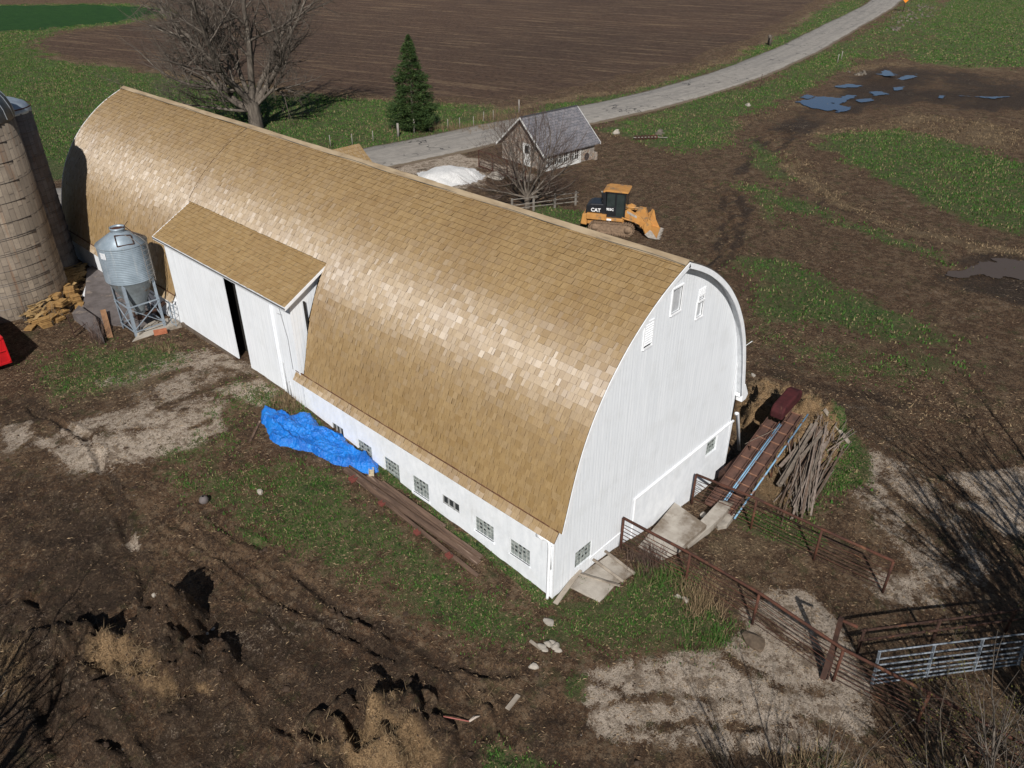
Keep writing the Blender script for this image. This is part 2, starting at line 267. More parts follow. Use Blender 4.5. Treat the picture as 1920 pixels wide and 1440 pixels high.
# ground
def ground_mat():
    t = NT('ground_soil'); A = t.n('ShaderNodeSeparateColor'); t.ln(attr(t, 'mask_a'), A.inputs[0]); B = t.n('ShaderNodeSeparateColor'); t.ln(attr(t, 'mask_b'), B.inputs[0])
    grass, dry, pale = A.outputs; hay, wet, till = B.outputs; wheat = attr(t, 'mask_b', 'Alpha')
    n03 = t.noise(.25, 5, .6); n1 = t.noise(1.1, 6, .68); n5 = t.noise(5., 5, .72); n20 = t.noise(20., 4, .75); n60 = t.noise(60., 3, .7); n2 = t.noise(2.3, 6, .7)
    hf = t.ma('ADD', t.ma('MULTIPLY', n1, .34), t.ma('ADD', t.ma('MULTIPLY', n5, .36), t.ma('MULTIPLY', n20, .30)))
    hf = t.mr(hf, .39, .61, 0., 1., False); n9 = t.noise(9., 4, .8); nb = t.noise(.16, 7, .72); n3 = t.noise(2.6, 5, .8, t.mp((1, 1, 1), (0, 0, .4))); hf = t.ma('ADD', t.ma('MULTIPLY', hf, .62), t.ma('MULTIPLY', t.mr(nb, .40, .60, 0., 1., False), .38))
    def gate(mask, k, lo, hi, h=hf): return t.mr(t.ma('ADD', mask, t.ma('MULTIPLY', t.ma('SUBTRACT', h, .5), k)), lo, hi)
    d = t.mix(t.mr(n1, .40, .60), (.096, .053, .027), (.205, .128, .072))
    d = t.mix(t.mr(n03, .42, .62), d, t.mix(.5, d, (.120, .060, .030)))
    d = t.mix(t.ma('MULTIPLY', t.mr(n5, .52, .60), .8), d, (.040, .024, .015)); d = t.mix(t.ma('MULTIPLY', t.mr(n9, .55, .62), .75), d, (.27, .19, .12)); d = t.mix(t.ma('MULTIPLY', t.mr(n9, .455, .40), .8), d, (.030, .019, .012)); d = t.mix(t.ma('MULTIPLY', t.mr(n20, .52, .66), .8), d, (.022, .014, .010)); d = t.mix(t.ma('MULTIPLY', t.mr(n60, .54, .68), .8), d, (.24, .165, .105)); d = t.mix(t.ma('MULTIPLY', t.mr(n2, .58, .68), .55), d, (.20, .145, .095))
    d = t.mix(t.ma('MULTIPLY', t.mr(n3, .54, .60), .6), d, (.235, .170, .108)); d = t.mix(t.ma('MULTIPLY', t.mr(n3, .46, .40), .6), d, (.050, .031, .020)); d = t.mix(t.ma('MULTIPLY', t.mr(t.noise(1.3, 6, .75), .55, .62), .45), d, (.060, .075, .025))
    vo = t.n('ShaderNodeTexVoronoi'); vo.inputs['Scale'].default_value = 3.2; t.ln(t.obj(), vo.inputs['Vector'])
    spk = t.ma('MULTIPLY', t.mr(vo.outputs['Distance'], .05, .09, 1., 0.), t.mr(t.noise(1.7, 2), .5, .6)); d = t.mix(t.ma('MULTIPLY', spk, .8), d, (.42, .38, .33))
    # wet mud
    wm = gate(wet, 1.1, .36, .80); mud = t.mix(t.mr(n5, .42, .60), (.018, .011, .0065), (.058, .036, .022)); mud = t.mix(t.ma('MULTIPLY', t.mr(n9, .56, .62), .7), mud, (.16, .11, .07)); mud = t.mix(t.ma('MULTIPLY', t.mr(n60, .57, .70), .8), mud, (.13, .088, .055)); mud = t.mix(t.ma('MULTIPLY', t.mr(n2, .54, .66), .6), mud, (.115, .078, .050)); d = t.mix(t.ma('MULTIPLY', wm, .88), d, mud)
    # pale
    pm = gate(pale, 1.25, .40, .56); pc = t.mix(t.mr(n5, .38, .62), (.70, .58, .46), (.52, .42, .32)); pc = t.mix(t.ma('MULTIPLY', t.mr(n60, .52, .72), .8), pc, (.15, .115, .085)); pc = t.mix(t.ma('MULTIPLY', t.mr(n2, .51, .58), .7), pc, (.20, .14, .09)); pc = t.mix(t.ma('MULTIPLY', t.mr(n9, .55, .61), .75), pc, (.12, .085, .058)); pc = t.mix(t.ma('MULTIPLY', t.mr(n20, .56, .66), .6), pc, (.08, .058, .042)); d = t.mix(pm, d, pc)
    # dry
    dm = gate(dry, 1.1, .42, .72); dc = t.mix(t.mr(n20, .40, .60), (.30, .215, .125), (.085, .057, .032)); d = t.mix(t.ma('MULTIPLY', dm, .9), d, dc)
    # grass
    gm = gate(grass, 1.05, .44, .58); gc = t.mix(t.mr(n5, .40, .62), (.034, .108, .016), (.085, .142, .032)); gc = t.mix(t.ma('MULTIPLY', t.mr(n9, .52, .60), .8), gc, (.012, .034, .007)); gc = t.mix(t.ma('MULTIPLY', t.mr(n9, .46, .40), .7), gc, (.17, .155, .07)); gc = t.mix(t.ma('MULTIPLY', t.mr(n3, .53, .59), .75), gc, (.185, .165, .08)); gc = t.mix(t.ma('MULTIPLY', t.mr(n3, .46, .41), .75), gc, (.016, .042, .010)); gc = t.mix(t.ma('MULTIPLY', t.mr(t.noise(7., 5, .78), .50, .60), .75), gc, (.20, .165, .085)); gc = t.mix(t.ma('MULTIPLY', t.mr(n1, .48, .62), .6), gc, (.125, .105, .052)); gc = t.mix(t.ma('MULTIPLY', t.mr(t.noise(.11, 6, .7), .50, .62), .55), gc, (.115, .100, .045)); d = t.mix(gm, d, gc)
    hm = gate(hay, 1.0, .34, .60); hc = t.mix(t.mr(n20, .38, .62), (.42, .275, .145), (.20, .125, .062)); hc = t.mix(t.ma('MULTIPLY', t.mr(n5, .52, .62), .8), hc, (.085, .052, .028)); d = t.mix(hm, d, hc)
    # tilled rows run along the field
    ang = atan2(-11.26, 3.5); rv = t.mp((.035, .9, 1), (0, 0, -ang)); rv2 = t.mp((.12, 3.2, 1), (0, 0, -ang))
    # rotate first then stretch
    r = t.n('ShaderNodeVectorRotate', rotation_type='Z_AXIS'); r.inputs['Angle'].default_value = -ang; t.ln(t.obj(), r.inputs['Vector'])
    s1 = t.noise(1., 5, .7, t.mp((.05, .8, 1), src=r.outputs[0])); s2 = t.noise(1., 4, .75, t.mp((.35, 3.4, 1), src=r.outputs[0])); s3 = t.noise(1., 3, .6, t.mp((1.3, 4., 1), src=r.outputs[0]))
    tc = t.mix(t.mr(t.noise(.02, 3), .35, .65), (.108, .061, .037), (.068, .040, .026)); tc = t.mix(t.mr(s2, .42, .60), tc, (.145, .092, .062)); tc = t.mix(t.mr(s3, .48, .62), tc, (.045, .028, .020))
    stq = t.ma('MULTIPLY', t.mr(s1, .52, .60), t.mr(s3, .40, .55)); tc = t.mix(t.ma('MULTIPLY', stq, .65), tc, (.30, .205, .12))
    tc = t.mix(t.ma('MULTIPLY', t.mr(n5, .6, .7), .5), tc, (.2, .14, .09)); d = t.mix(t.mr(till, .35, .65), d, tc)
    wc = t.mix(t.mr(s2, .4, .6), (.010, .052, .008), (.028, .085, .014)); d = t.mix(t.mr(wheat, .35, .65), d, wc)
    ro = t.ma('SUBTRACT', .95, t.ma('MULTIPLY', wm, .30))
    b1 = t.bump(n5, 1., .14); b1 = t.bump(n9, 1., .09, b1); b2 = t.bump(n20, 1., .06, b1); t.bump(n60, .8, .018, b2)
    return t.fin(d, ro, .25)
def grid_axis(a, b, st, far, g):
    c = list(np.arange(a, b+1e-6, st)); s = st; x = c[-1]
    while x < far: s *= g; x += s; c.append(x)
    s = st; x = c[0]; lo = []
    while x > -far: s *= g; x -= s; lo.append(x)
    return np.array(lo[::-1]+c)
def mesh_np(name, v, faces4=None, tris=None, smooth=False):
    me = bpy.data.meshes.new(name); fs = []; nf = 0; loops = []; starts = []; tot = []
    if faces4 is not None and len(faces4): loops.append(np.asarray(faces4).ravel()); tot.append(np.full(len(faces4), 4))
    if tris is not None and len(tris): loops.append(np.asarray(tris).ravel()); tot.append(np.full(len(tris), 3))
    loops = np.concatenate(loops).astype(np.int32); tot = np.concatenate(tot); starts = np.concatenate([[0], np.cumsum(tot)[:-1]]).astype(np.int32)
    me.vertices.add(len(v)); me.vertices.foreach_set('co', np.asarray(v, np.float32).ravel())
    me.loops.add(len(loops)); me.loops.foreach_set('vertex_index', loops)
    me.polygons.add(len(tot)); me.polygons.foreach_set('loop_start', starts); me.polygons.foreach_set('loop_total', tot.astype(np.int32))
    if smooth: me.polygons.foreach_set('use_smooth', np.ones(len(tot), bool))
    me.update(calc_edges=True); me.validate(); return me
def link(me, name, m=None, parent=None, loc=(0, 0, 0), rot=(0, 0, 0)):
    o = bpy.data.objects.new(name, me); COL.objects.link(o); o.parent = parent; o.location = loc; o.rotation_euler = rot
    if m is not None:
        for q in (m if isinstance(m, (list, tuple)) else [m]): me.materials.append(q)
    return o
def tag(o, label=None, cat=None, group=None, kind=None):
    if label: o['label'] = label
    if cat: o['category'] = cat
    if group: o['group'] = group
    if kind: o['kind'] = kind
    return o
def thing(name, label, cat, loc, rotz=0., group=None):
    o = bpy.data.objects.new(name, None); COL.objects.link(o); o.empty_display_size = .3; o.location = tuple(loc); o.rotation_euler = (0, 0, rotz); return tag(o, label, cat, group)
def root(o):
    while o.parent: o = o.parent
    return o

gx = grid_axis(-19, 19, .1, 2500, 1.03); gy = grid_axis(-17, 34, .1, 2500, 1.03)
X, Y = np.meshgrid(gx, gy); x = X.ravel(); y = Y.ravel(); z = hgt(x, y)
nx, ny = len(gx), len(gy); i = np.arange(nx*ny).reshape(ny, nx)
F4 = np.stack([i[:-1, :-1], i[:-1, 1:], i[1:, 1:], i[1:, :-1]], -1).reshape(-1, 4)
gme = mesh_np('ground', np.stack([x, y, z], 1), F4, smooth=True)
def setcol(me, name, arr):
    a = me.attributes.new(name, 'FLOAT_COLOR', 'POINT'); a.data.foreach_set('color', np.asarray(arr, np.float32).ravel())
FG = {f: field(f, x, y) for f in ('grass', 'dry', 'pale', 'hay', 'wet', 'till', 'wheat')}
setcol(gme, 'mask_a', np.stack([FG['grass'], FG['dry'], FG['pale'], np.ones_like(x)], 1))
setcol(gme, 'mask_b', np.stack([FG['hay'], FG['wet'], FG['till'], FG['wheat']], 1))
tag(link(gme, 'ground', ground_mat()), kind='structure')

# road
rc = [(-60, 62), (-30, 58.5), (4, 55.8), (19, 51.0), (31.6, 48.3), (46, 47.2), (59.5, 45.4), (77.5, 44.6), (95, 46.0), (110, 48.2), (130, 52.0), (150, 56.5), (175, 62.0), (219, 72.2), (330, 101), (600, 170)]
def catmull(P, n=12):
    P = [np.array(p, float) for p in P]; out = []
    for k in range(len(P)-1):
        p0 = P[max(k-1, 0)]; p1 = P[k]; p2 = P[k+1]; p3 = P[min(k+2, len(P)-1)]
        for j in range(n):
            t = j/n; out.append(.5*((2*p1)+(-p0+p2)*t+(2*p0-5*p1+4*p2-p3)*t*t+(-p0+3*p1-3*p2+p3)*t**3))
    out.append(P[-1]); return np.array(out)
rcv = catmull(rc); tn = np.gradient(rcv, axis=0); tn /= np.linalg.norm(tn, axis=1)[:, None]; nn = np.stack([-tn[:, 1], tn[:, 0]], 1)
cum = np.concatenate([[0], np.cumsum(np.linalg.norm(np.diff(rcv, axis=0), axis=1))])
W = 3.6; rows = []
offs = [-W-.5, -W, -1.7, 0, 1.7, W, W+.5]; hz = [-.3, .05, .09, .12, .09, .05, -.3]
for o_, h_ in zip(offs, hz):
    wv = (np.sin(cum*.7+o_)*.06+np.sin(cum*.23)*.1) if abs(o_) > 3 else 0
    q = rcv+nn*(np.full(len(rcv), o_)+wv)[:, None]; rows.append(np.concatenate([q, (hgt(rcv[:, 0], rcv[:, 1])+.06+h_)[:, None]], 1))
rv = np.stack(rows, 1); n_, m_ = rv.shape[:2]; ii = np.arange(n_*m_).reshape(n_, m_)
rf = np.stack([ii[:-1, :-1], ii[:-1, 1:], ii[1:, 1:], ii[1:, :-1]], -1).reshape(-1, 4)
rme = mesh_np('road', rv.reshape(-1, 3), rf[:, ::-1], smooth=True)
setcol(rme, 'ruv', np.stack([np.repeat(cum, m_), np.tile(offs, n_), np.zeros(n_*m_), np.ones(n_*m_)], 1))
t = NT('road_asphalt'); rcx = t.n('ShaderNodeSeparateColor'); t.ln(attr(t, 'ruv'), rcx.inputs[0]); cmb = t.n('ShaderNodeCombineXYZ'); t.ln(rcx.outputs[0], cmb.inputs[0]); t.ln(rcx.outputs[1], cmb.inputs[1]); uvv = cmb.outputs[0]
c = t.mix(t.mr(t.noise(1.2, 5, .6), .3, .7), (.33, .30, .262), (.255, .232, .202)); c = t.mix(t.mr(t.noise(30, 3, .7), .5, .75), c, (.16, .15, .135))
c = t.mix(t.ma('MULTIPLY', t.mr(t.noise(1., 4, .6, t.mp((.05, 1.1, 1), src=uvv)), .48, .62), .4), c, (.17, .158, .145))
def crack(sc, th, jit, seed):
    w = t.ma('ADD', t.ma('MULTIPLY', rcx.outputs[0], sc), t.ma('MULTIPLY', t.noise(.35, 3, .6, t.mp((1, 1, 1), src=uvv)), jit)); fr = t.ma('FRACT', t.ma('ADD', w, seed)); return t.mr(t.ma('ABSOLUTE', t.ma('SUBTRACT', fr, .5)), th*.5, th, 1., 0.)
ck = t.ma('MULTIPLY', crack(1/9., .012, .9, .1), t.mr(t.noise(.12, 2, .5, t.mp((1, 1, 1), src=uvv)), .40, .5)); c = t.mix(ck, c, (.035, .033, .032))
ck2 = t.mr(t.ma('ABSOLUTE', t.ma('SUBTRACT', t.noise(.22, 3, .55, t.mp((.5, 1, 1), src=uvv)), .5)), .002, .005, .55, 0.); c = t.mix(ck2, c, (.07, .065, .06))
edge = t.mr(t.ma('ADD', t.ma('ABSOLUTE', rcx.outputs[1]), t.ma('MULTIPLY', t.noise(1.5, 4), .6)), 3.5, 3.8); c = t.mix(edge, c, (.13, .10, .07))
t.bump(t.noise(40, 3), .25, .01); tag(link(rme, 'road', t.fin(c, .85, .3)), kind='structure')

# ------------------------------------------------------------------ mesh builder
class MB:
    def __init__(s): s.v = []; s.f = []; s.m = []; s.mi = 0; s.sm = []; s.smooth = False
    def add(s, vs, fs):
        b = len(s.v); s.v += [tuple(map(float, q)) for q in vs]; s.f += [tuple(b+k for k in f) for f in fs]; s.m += [s.mi]*len(fs); s.sm += [s.smooth]*len(fs); return s
    def frame(s, c, ax, h):
        c = V(*c); ax = [V(*a)/np.linalg.norm(a) for a in ax]
        vs = [c+ax[0]*h[0]*i+ax[1]*h[1]*j+ax[2]*h[2]*k for k in (-1, 1) for j in (-1, 1) for i in (-1, 1)]
        return s.add(vs, [(0, 2, 3, 1), (4, 5, 7, 6), (0, 1, 5, 4), (2, 6, 7, 3), (0, 4, 6, 2), (1, 3, 7, 5)])
    def box(s, x0, x1, y0, y1, z0, z1): return s.frame(((x0+x1)/2, (y0+y1)/2, (z0+z1)/2), ((1, 0, 0), (0, 1, 0), (0, 0, 1)), (abs(x1-x0)/2, abs(y1-y0)/2, abs(z1-z0)/2))
    def bar(s, a, b, w, h=None, upv=(0, 0, 1)):
        a = V(*a); b = V(*b); d = b-a; L = np.linalg.norm(d); d = d/L; u = V(*upv)
        if abs(d@u) > .98: u = V(1, 0, 0)
        r = np.cross(d, u); r /= np.linalg.norm(r); u = np.cross(r, d); return s.frame((a+b)/2, (d, r, u), (L/2, w/2, (h or w)/2))
    def tube(s, pts, r, n=8, cap=True):
        P = [V(*p) for p in pts]; rs = r if isinstance(r, (list, tuple, np.ndarray)) else [r]*len(P); vs = []; fs = []; u = None
        for k, p in enumerate(P):
            d = P[min(k+1, len(P)-1)]-P[max(k-1, 0)]; d = d/(np.linalg.norm(d)+1e-9)
            if u is None: u = np.cross(d, V(0, 0, 1) if abs(d[2]) < .9 else V(1, 0, 0))
            u = u-d*(u@d); u /= np.linalg.norm(u)+1e-9; w = np.cross(d, u)
            for j in range(n): a = 2*pi*j/n; vs.append(p+(u*cos(a)+w*sin(a))*rs[k])
        for k in range(len(P)-1):
            for j in range(n): fs.append((k*n+j, k*n+(j+1) % n, (k+1)*n+(j+1) % n, (k+1)*n+j))
        if cap: fs.append(tuple(range(n))[::-1]); fs.append(tuple((len(P)-1)*n+j for j in range(n)))
        o = s.smooth; s.smooth = True if n > 5 else o; s.add(vs, fs); s.smooth = o; return s
    def lathe(s, c, prof, n=32, cap=False, a0=0, a1=2*pi):
        full = abs(a1-a0-2*pi) < 1e-6; m = n if full else n+1; vs = []; fs = []
        for r, z in prof:
            for j in range(m): a = a0+(a1-a0)*j/n; vs.append((c[0]+r*cos(a), c[1]+r*sin(a), c[2]+z))
        for k in range(len(prof)-1):
            for j in range(n): j2 = (j+1) % m; fs.append((k*m+j, k*m+j2, (k+1)*m+j2, (k+1)*m+j))
        o = s.smooth; s.smooth = True; s.add(vs, fs); s.smooth = o
        if cap: s.add(vs[-m:], [tuple(range(m))])
        return s
    def prism(s, poly, f0, f1):
        n = len(poly); vs = [f0(*p) for p in poly]+[f1(*p) for p in poly]
        return s.add(vs, [tuple(range(n))[::-1], tuple(range(n, 2*n))]+[(k, (k+1) % n, n+(k+1) % n, n+k) for k in range(n)])
    def build(s, name, m, parent=None, loc=None, bevel=0, fix=True, local=False):
        v = np.array(s.v)
        if parent is not None: off = V(0, 0, 0) if local else V(*root(parent).location)
        else: off = V(*loc) if loc is not None else V(v[:, 0].mean(), v[:, 1].mean(), v[:, 2].min())
        me = bpy.data.meshes.new(name); me.from_pydata([tuple(q) for q in v-off], [], s.f)
        ms = m if isinstance(m, (list, tuple)) else [m]
        for q in ms: me.materials.append(q)
        if len(ms) > 1: me.polygons.foreach_set('material_index', s.m)
        me.polygons.foreach_set('use_smooth', s.sm)
        if fix:
            import bmesh
            bm = bmesh.new(); bm.from_mesh(me); bmesh.ops.recalc_face_normals(bm, faces=bm.faces); bm.to_mesh(me); bm.free()
        me.update(); o = bpy.data.objects.new(name, me); COL.objects.link(o)
        if parent is not None: o.parent = parent
        else: o.location = tuple(off)
        if bevel:
            b = o.modifiers.new('bevel', 'BEVEL'); b.width = bevel; b.segments = 2; b.limit_method = 'ANGLE'
        return o
# ------------------------------------------------------------------ barn
def white_mat(name, boards=True, along=(5, 5, .22), dirt=.25):
    t = NT(name); st = t.noise(2.2, 5, .65, t.mp(along)); c = t.mix(t.mr(st, .3, .72), (.83, .85, .87), (.72, .745, .77)); c = t.mix(t.ma('MULTIPLY', t.mr(t.noise(.9, 5, .65), .48, .68), dirt), c, (.60, .61, .60)); c = t.mix(t.ma('MULTIPLY', t.mr(t.noise(1., 5, .7, t.mp((3.2, 3.2, .35))), .60, .72), dirt), c, (.50, .49, .46))
    bz = t.n('ShaderNodeSeparateXYZ'); t.ln(t.obj(), bz.inputs[0])
    if boards:
        s = t.ma('ADD', bz.outputs[0], bz.outputs[1]); fr = t.ma('ABSOLUTE', t.ma('SUBTRACT', t.ma('FRACT', t.ma('MULTIPLY', s, 6.6)), .5)); gr = t.mr(fr, .02, .07, 0, 1)
        c = t.mix(t.ma('MULTIPLY', t.ma('SUBTRACT', 1., gr), .22), c, (.42, .44, .46)); b = t.bump(gr, .5, .012); t.bump(t.noise(9, 4, .6, t.mp((3, 3, .4))), .25, .01, b)
    else: b = t.bump(t.noise(2.5, 4, .6), .35, .03); t.bump(t.noise(18, 4, .7), .35, .012, b)
    return t.fin(c, .72, .3)
WB = white_mat('white_boards'); WM = white_mat('white_masonry', False, (1.5, 1.5, .8), .3)
WT = mat('white_trim', (.82, .83, .84), (.72, .73, .74), 4, .6, .1)
SOF = mat('soffit_paint', (.62, .64, .66), (.5, .52, .54), 4, .7, .1)
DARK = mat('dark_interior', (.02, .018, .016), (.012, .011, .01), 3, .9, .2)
GBM = None
def glass_block():
    t = NT('glass_block'); n = t.noise(7, 4, .6); c = t.mix(t.mr(n, .35, .65), (.30, .33, .31), (.13, .15, .145)); t.bump(t.noise(25, 3), .5, .01); return t.fin(c, .22, .6)
GBM = glass_block(); MORT = mat('block_mortar', (.52, .52, .49), (.38, .38, .36), 8, .85, .2)
WOODG = mat('weathered_wood', (.30, .245, .19), (.17, .135, .105), 3, .85, .4, 12, stretch=(8, 1, 1))
LCED = 38.36
PROF = V((.03, 2.96), (.2, 3.6), (.45, 4.6), (.78, 5.66), (1.2, 6.5), (1.85, 7.48), (2.6, 8.29), (3.3, 8.86), (4.05, 9.36), (4.8, 9.75), (5.5, 10.05)) if False else np.array([(.03, 2.96), (.2, 3.6), (.45, 4.6), (.78, 5.62), (1.2, 6.5), (1.85, 7.46), (2.6, 8.27), (3.3, 8.85), (4.05, 9.36), (4.8, 9.75), (5.5, 10.05)])
_pl = np.concatenate([[0], np.cumsum(np.linalg.norm(np.diff(PROF, axis=0), axis=1))]); PL = _pl[-1]
_ss = np.linspace(0, PL, 60); _px = np.interp(_ss, _pl, PROF[:, 0]); _pz = np.interp(_ss, _pl, PROF[:, 1])
for _ in range(6): _px[1:-1] = (_px[:-2]+2*_px[1:-1]+_px[2:])/4; _pz[1:-1] = (_pz[:-2]+2*_pz[1:-1]+_pz[2:])/4
def prof(s): return np.interp(s, _ss, _px), np.interp(s, _ss, _pz)
def pnorm(s):
    a = prof(np.asarray(s)-.05); b = prof(np.asarray(s)+.05); dx = b[0]-a[0]; dz = b[1]-a[1]; L = np.hypot(dx, dz); return -dz/L, dx/L
def archz(x):
    x = min(x, 11-x); return float(np.interp(x, _px, _pz))-.07 if x > _px[0] else 2.9
barn = thing('barn', 'long white barn under a curved golden wood shingle roof with a dormer', 'barn', (0, 0, 0))

def cellwall(mb, ub, zb, top, holes, f, depth, fin):
    """ub,zb breaks; top(u) limit; holes (u0,u1,z0,z1); f(u,z,d)->3d"""
    us = sorted(set([round(u, 4) for u in ub]+[round(h[k], 4) for h in holes for k in (0, 1)]))
    for a, b in zip(us[:-1], us[1:]):
        hs = sorted([(h[2], h[3]) for h in holes if h[0] <= a+1e-6 and h[1] >= b-1e-6]); z0 = zb
        for h0, h1 in hs+[(None, None)]:
            ta, tb = (top(a), top(b)) if h0 is None else (h0, h0)
            mb.add([f(a, z0, 0), f(b, z0, 0), f(b, tb, 0), f(a, ta, 0)], [(0, 1, 2, 3)]); z0 = h1
    for u0, u1, z0, z1 in holes:
        P = [(u0, z0), (u1, z0), (u1, z1), (u0, z1)]
        for k in range(4):
            p, q = P[k], P[(k+1) % 4]; mb.add([f(*p, 0), f(*q, 0), f(*q, depth), f(*p, depth)], [(0, 1, 2, 3)])
WIN = []  # (y_hi, y_lo, z0, z1, kind) on long wall
for k in range(7):
    y1 = 1.873+1.638*k; z1 = 1.443
    if k in (2, 6): WIN.append((y1-.86 if k == 2 else y1-.72, y1, z1-.40, z1+.0, 'vent'))
    else: WIN.append((y1-.89, y1, z1-.667, z1, 'block'))
for k in (3, 4, 5): WIN[k] = (WIN[k][0], WIN[k][1], WIN[k][2]-.12, WIN[k][3], 'block')
mb = MB(); DO = (17.3, 19.0, 1.62, 6.0)
fw_ = lambda u, z, d: (d, u, z)
cellwall(mb, list(np.linspace(0, 13.6, 12)), -1.3, lambda u: 2.85, [w[:4] for w in WIN], fw_, .12, 0); cellwall(mb, list(np.linspace(13.6, 24., 8)), -1.3, lambda u: 1.6, [], fw_, .12, 0); cellwall(mb, list(np.linspace(24., 38.1, 12)), -1.3, lambda u: 2.85, [], fw_, .12, 0)
mb.build('front_wall', WM, barn, fix=False)
mb = MB(); mb.box(10.9, 11, .0, 38.1, -1.3, 2.85); mb.build('back_wall', WM, barn)
GH = [(5.25, 5.78, 8.33, 9.17), (6.86, 7.22, 7.62, 8.17), (6.90, 7.2, 8.24, 8.36), (1.12, 1.99, .48, 1.22), (9.1, 9.93, .72, 1.5)]
def gable(yc, sgn, holes, name):
    mb = MB(); cellwall(mb, list(np.linspace(0, 11, 56)), -1.5, archz, holes, lambda u, z, d: (u, yc+sgn*d, z), .12, 0)
    return mb.build(name, WB, barn, fix=False)
gable(0, 1, GH, 'gable_wall'); gable(38.1, -1, [], 'far_gable_wall')
# foundation facing on the gable with sill ledge
mb = MB(); cellwall(mb, [4.37, 7, 11.03], -1.5, lambda u: 1.50, [(9.1, 9.93, .72, 1.47)], lambda u, z, d: (u, -.035+d, z), .035, 0); mb.add([(11.03, -.035, -1.5), (11.03, .02, -1.5), (11.03, .02, 1.5), (11.03, -.035, 1.5)], [(0, 1, 2, 3)]); mb.build('foundation_facing', WM, barn, fix=False)
mb = MB(); mb.box(4.30, 11.06, -.075, -.001, 1.5, 1.57); mb.box(4.345, 4.385, -.05, -.001, -.6, 1.5); mb.box(1.9, 3.9, -.03, -.001, .42, .46); mb.build('sill_ledge', WT, barn)
mb = MB(); mb.box(-.012, .05, -.012, .0, -.5, 2.7); mb.build('corner_board', WT, barn)
# interior floor keeps the openings dark
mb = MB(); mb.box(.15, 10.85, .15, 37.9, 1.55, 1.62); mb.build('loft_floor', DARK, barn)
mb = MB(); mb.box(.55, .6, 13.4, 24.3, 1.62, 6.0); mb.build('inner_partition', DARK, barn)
def block_window(f, u0, u1, z0, z1, nu, nz, name='window', cmat=None):
    w = MB(); w.mi = 0; w.add([f(u0, z0, .06), f(u1, z0, .06), f(u1, z1, .06), f(u0, z1, .06)], [(0, 1, 2, 3)]); du = (u1-u0)/nu; dz = (z1-z0)/nz
    for i in range(nu):
        for j in range(nz):
            a, b, c, d = u0+i*du+.012, u0+(i+1)*du-.012, z0+j*dz+.012, z0+(j+1)*dz-.012; m = .018; w.mi = 1
            P = [(a, c), (b, c), (b, d), (a, d)]; Q = [(a+m, c+m), (b-m, c+m), (b-m, d-m), (a+m, d-m)]
            w.add([f(*p, .058) for p in P]+[f(*p, .035) for p in Q], [(0, 1, 5, 4), (1, 2, 6, 5), (2, 3, 7, 6), (3, 0, 4, 7)]); w.mi = 2 if (0 < i < nu-1 and j > 0 and (i*7+j*3) % 5 != 0) else 1
            w.add([f(*p, .035) for p in Q], [(0, 1, 2, 3)])
            if w.mi == 2:
                w.mi = 3; s_ = .042; uc, zc = (a+b)/2+.01, (c+d)/2+.015; w.add([f(uc-s_, zc-s_, .032), f(uc+s_, zc-s_, .032), f(uc+s_, zc+s_, .032), f(uc-s_, zc+s_, .032)], [(0, 1, 2, 3)])
    return w.build(name, [MORT, GBM, GBM, mat('dark_glass', (.03, .035, .035), (.015, .018, .02), 5, .15, 0, spec=.6)], barn, fix=False)
GLS = mat('dark_glass', (.03, .035, .035))
for u0, u1, z0, z1, kd in WIN:
    f = lambda u, z, d: (d, u, z)
    if kd == 'block': block_window(f, u0, u1, z0, z1, 5, 4)
    else:
        w = MB()
        for k in range(4): yy = u0+(u1-u0)*k/3; w.box(.01, .06, yy-.02, yy+.02, z0, z1)
        w.box(.01, .06, u0, u1, z0, z0+.03); w.box(.01, .06, u0, u1, z1-.03, z1); o = w.build('vent_window', mat('grey_frame', (.42, .43, .42), (.3, .3, .3), 6, .7, .1), barn)
        p = MB(); p.box(.07, .09, u0, u1, z0, z1); p.build('pane', GLS, o)
    if kd == 'block':
        w = MB(); w.box(-.05, .03, u0-.04, u1+.04, z0-.07, z0-.0); w.build('window_sill', WM, barn)
for h in GH[3:]: block_window(lambda u, z, d: (u, d, z), *h, 5, 4)
# upper gable windows
w = MB()
def fr(mb, x0, x1, z0, z1, t=.05, y0=-.03, y1=.02):
    mb.box(x0-t, x0, y0, y1, z0-t, z1+t); mb.box(x1, x1+t, y0, y1, z0-t, z1+t); mb.box(x0, x1, y0, y1, z1, z1+t); mb.box(x0-.03, x1+.03, y0-.03, y1, z0-t, z0)
fr(w, *GH[0]); o = w.build('gable_window', WT, barn); p = MB(); p.box(5.36, 5.76, .05, .07, 8.36, 9.02); p.add([(5.36, .05, 9.02), (5.76, .05, 9.02), (5.74, .05, 9.13), (5.5, .05, 9.1)], [(0, 1, 2, 3)]); p.build('torn_sheet', mat('grey_sheet', (.48, .49, .50), (.38, .39, .4), 6, .6, .2), o)
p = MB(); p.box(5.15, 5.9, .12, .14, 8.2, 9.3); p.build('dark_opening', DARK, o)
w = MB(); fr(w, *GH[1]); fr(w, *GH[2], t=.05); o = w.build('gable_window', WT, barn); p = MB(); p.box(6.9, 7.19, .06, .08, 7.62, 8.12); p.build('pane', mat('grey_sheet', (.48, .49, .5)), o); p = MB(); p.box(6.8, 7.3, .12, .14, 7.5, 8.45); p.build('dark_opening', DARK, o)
w = MB(); fr(w, 3.88, 4.29, 7.68, 8.5, .05)
for k in range(9): zz = 7.78+k*.083; w.frame((4.085, -.012, zz), ((1, 0, 0), (0, 1, .5), (0, -.5, 1)), (.205, .03, .012))
w.build('louver', WT, barn); w = MB(); w.box(3.9, 4.27, -.012, .0, 7.69, 7.74); w.build('louver_slot', DARK, barn)
w = MB()
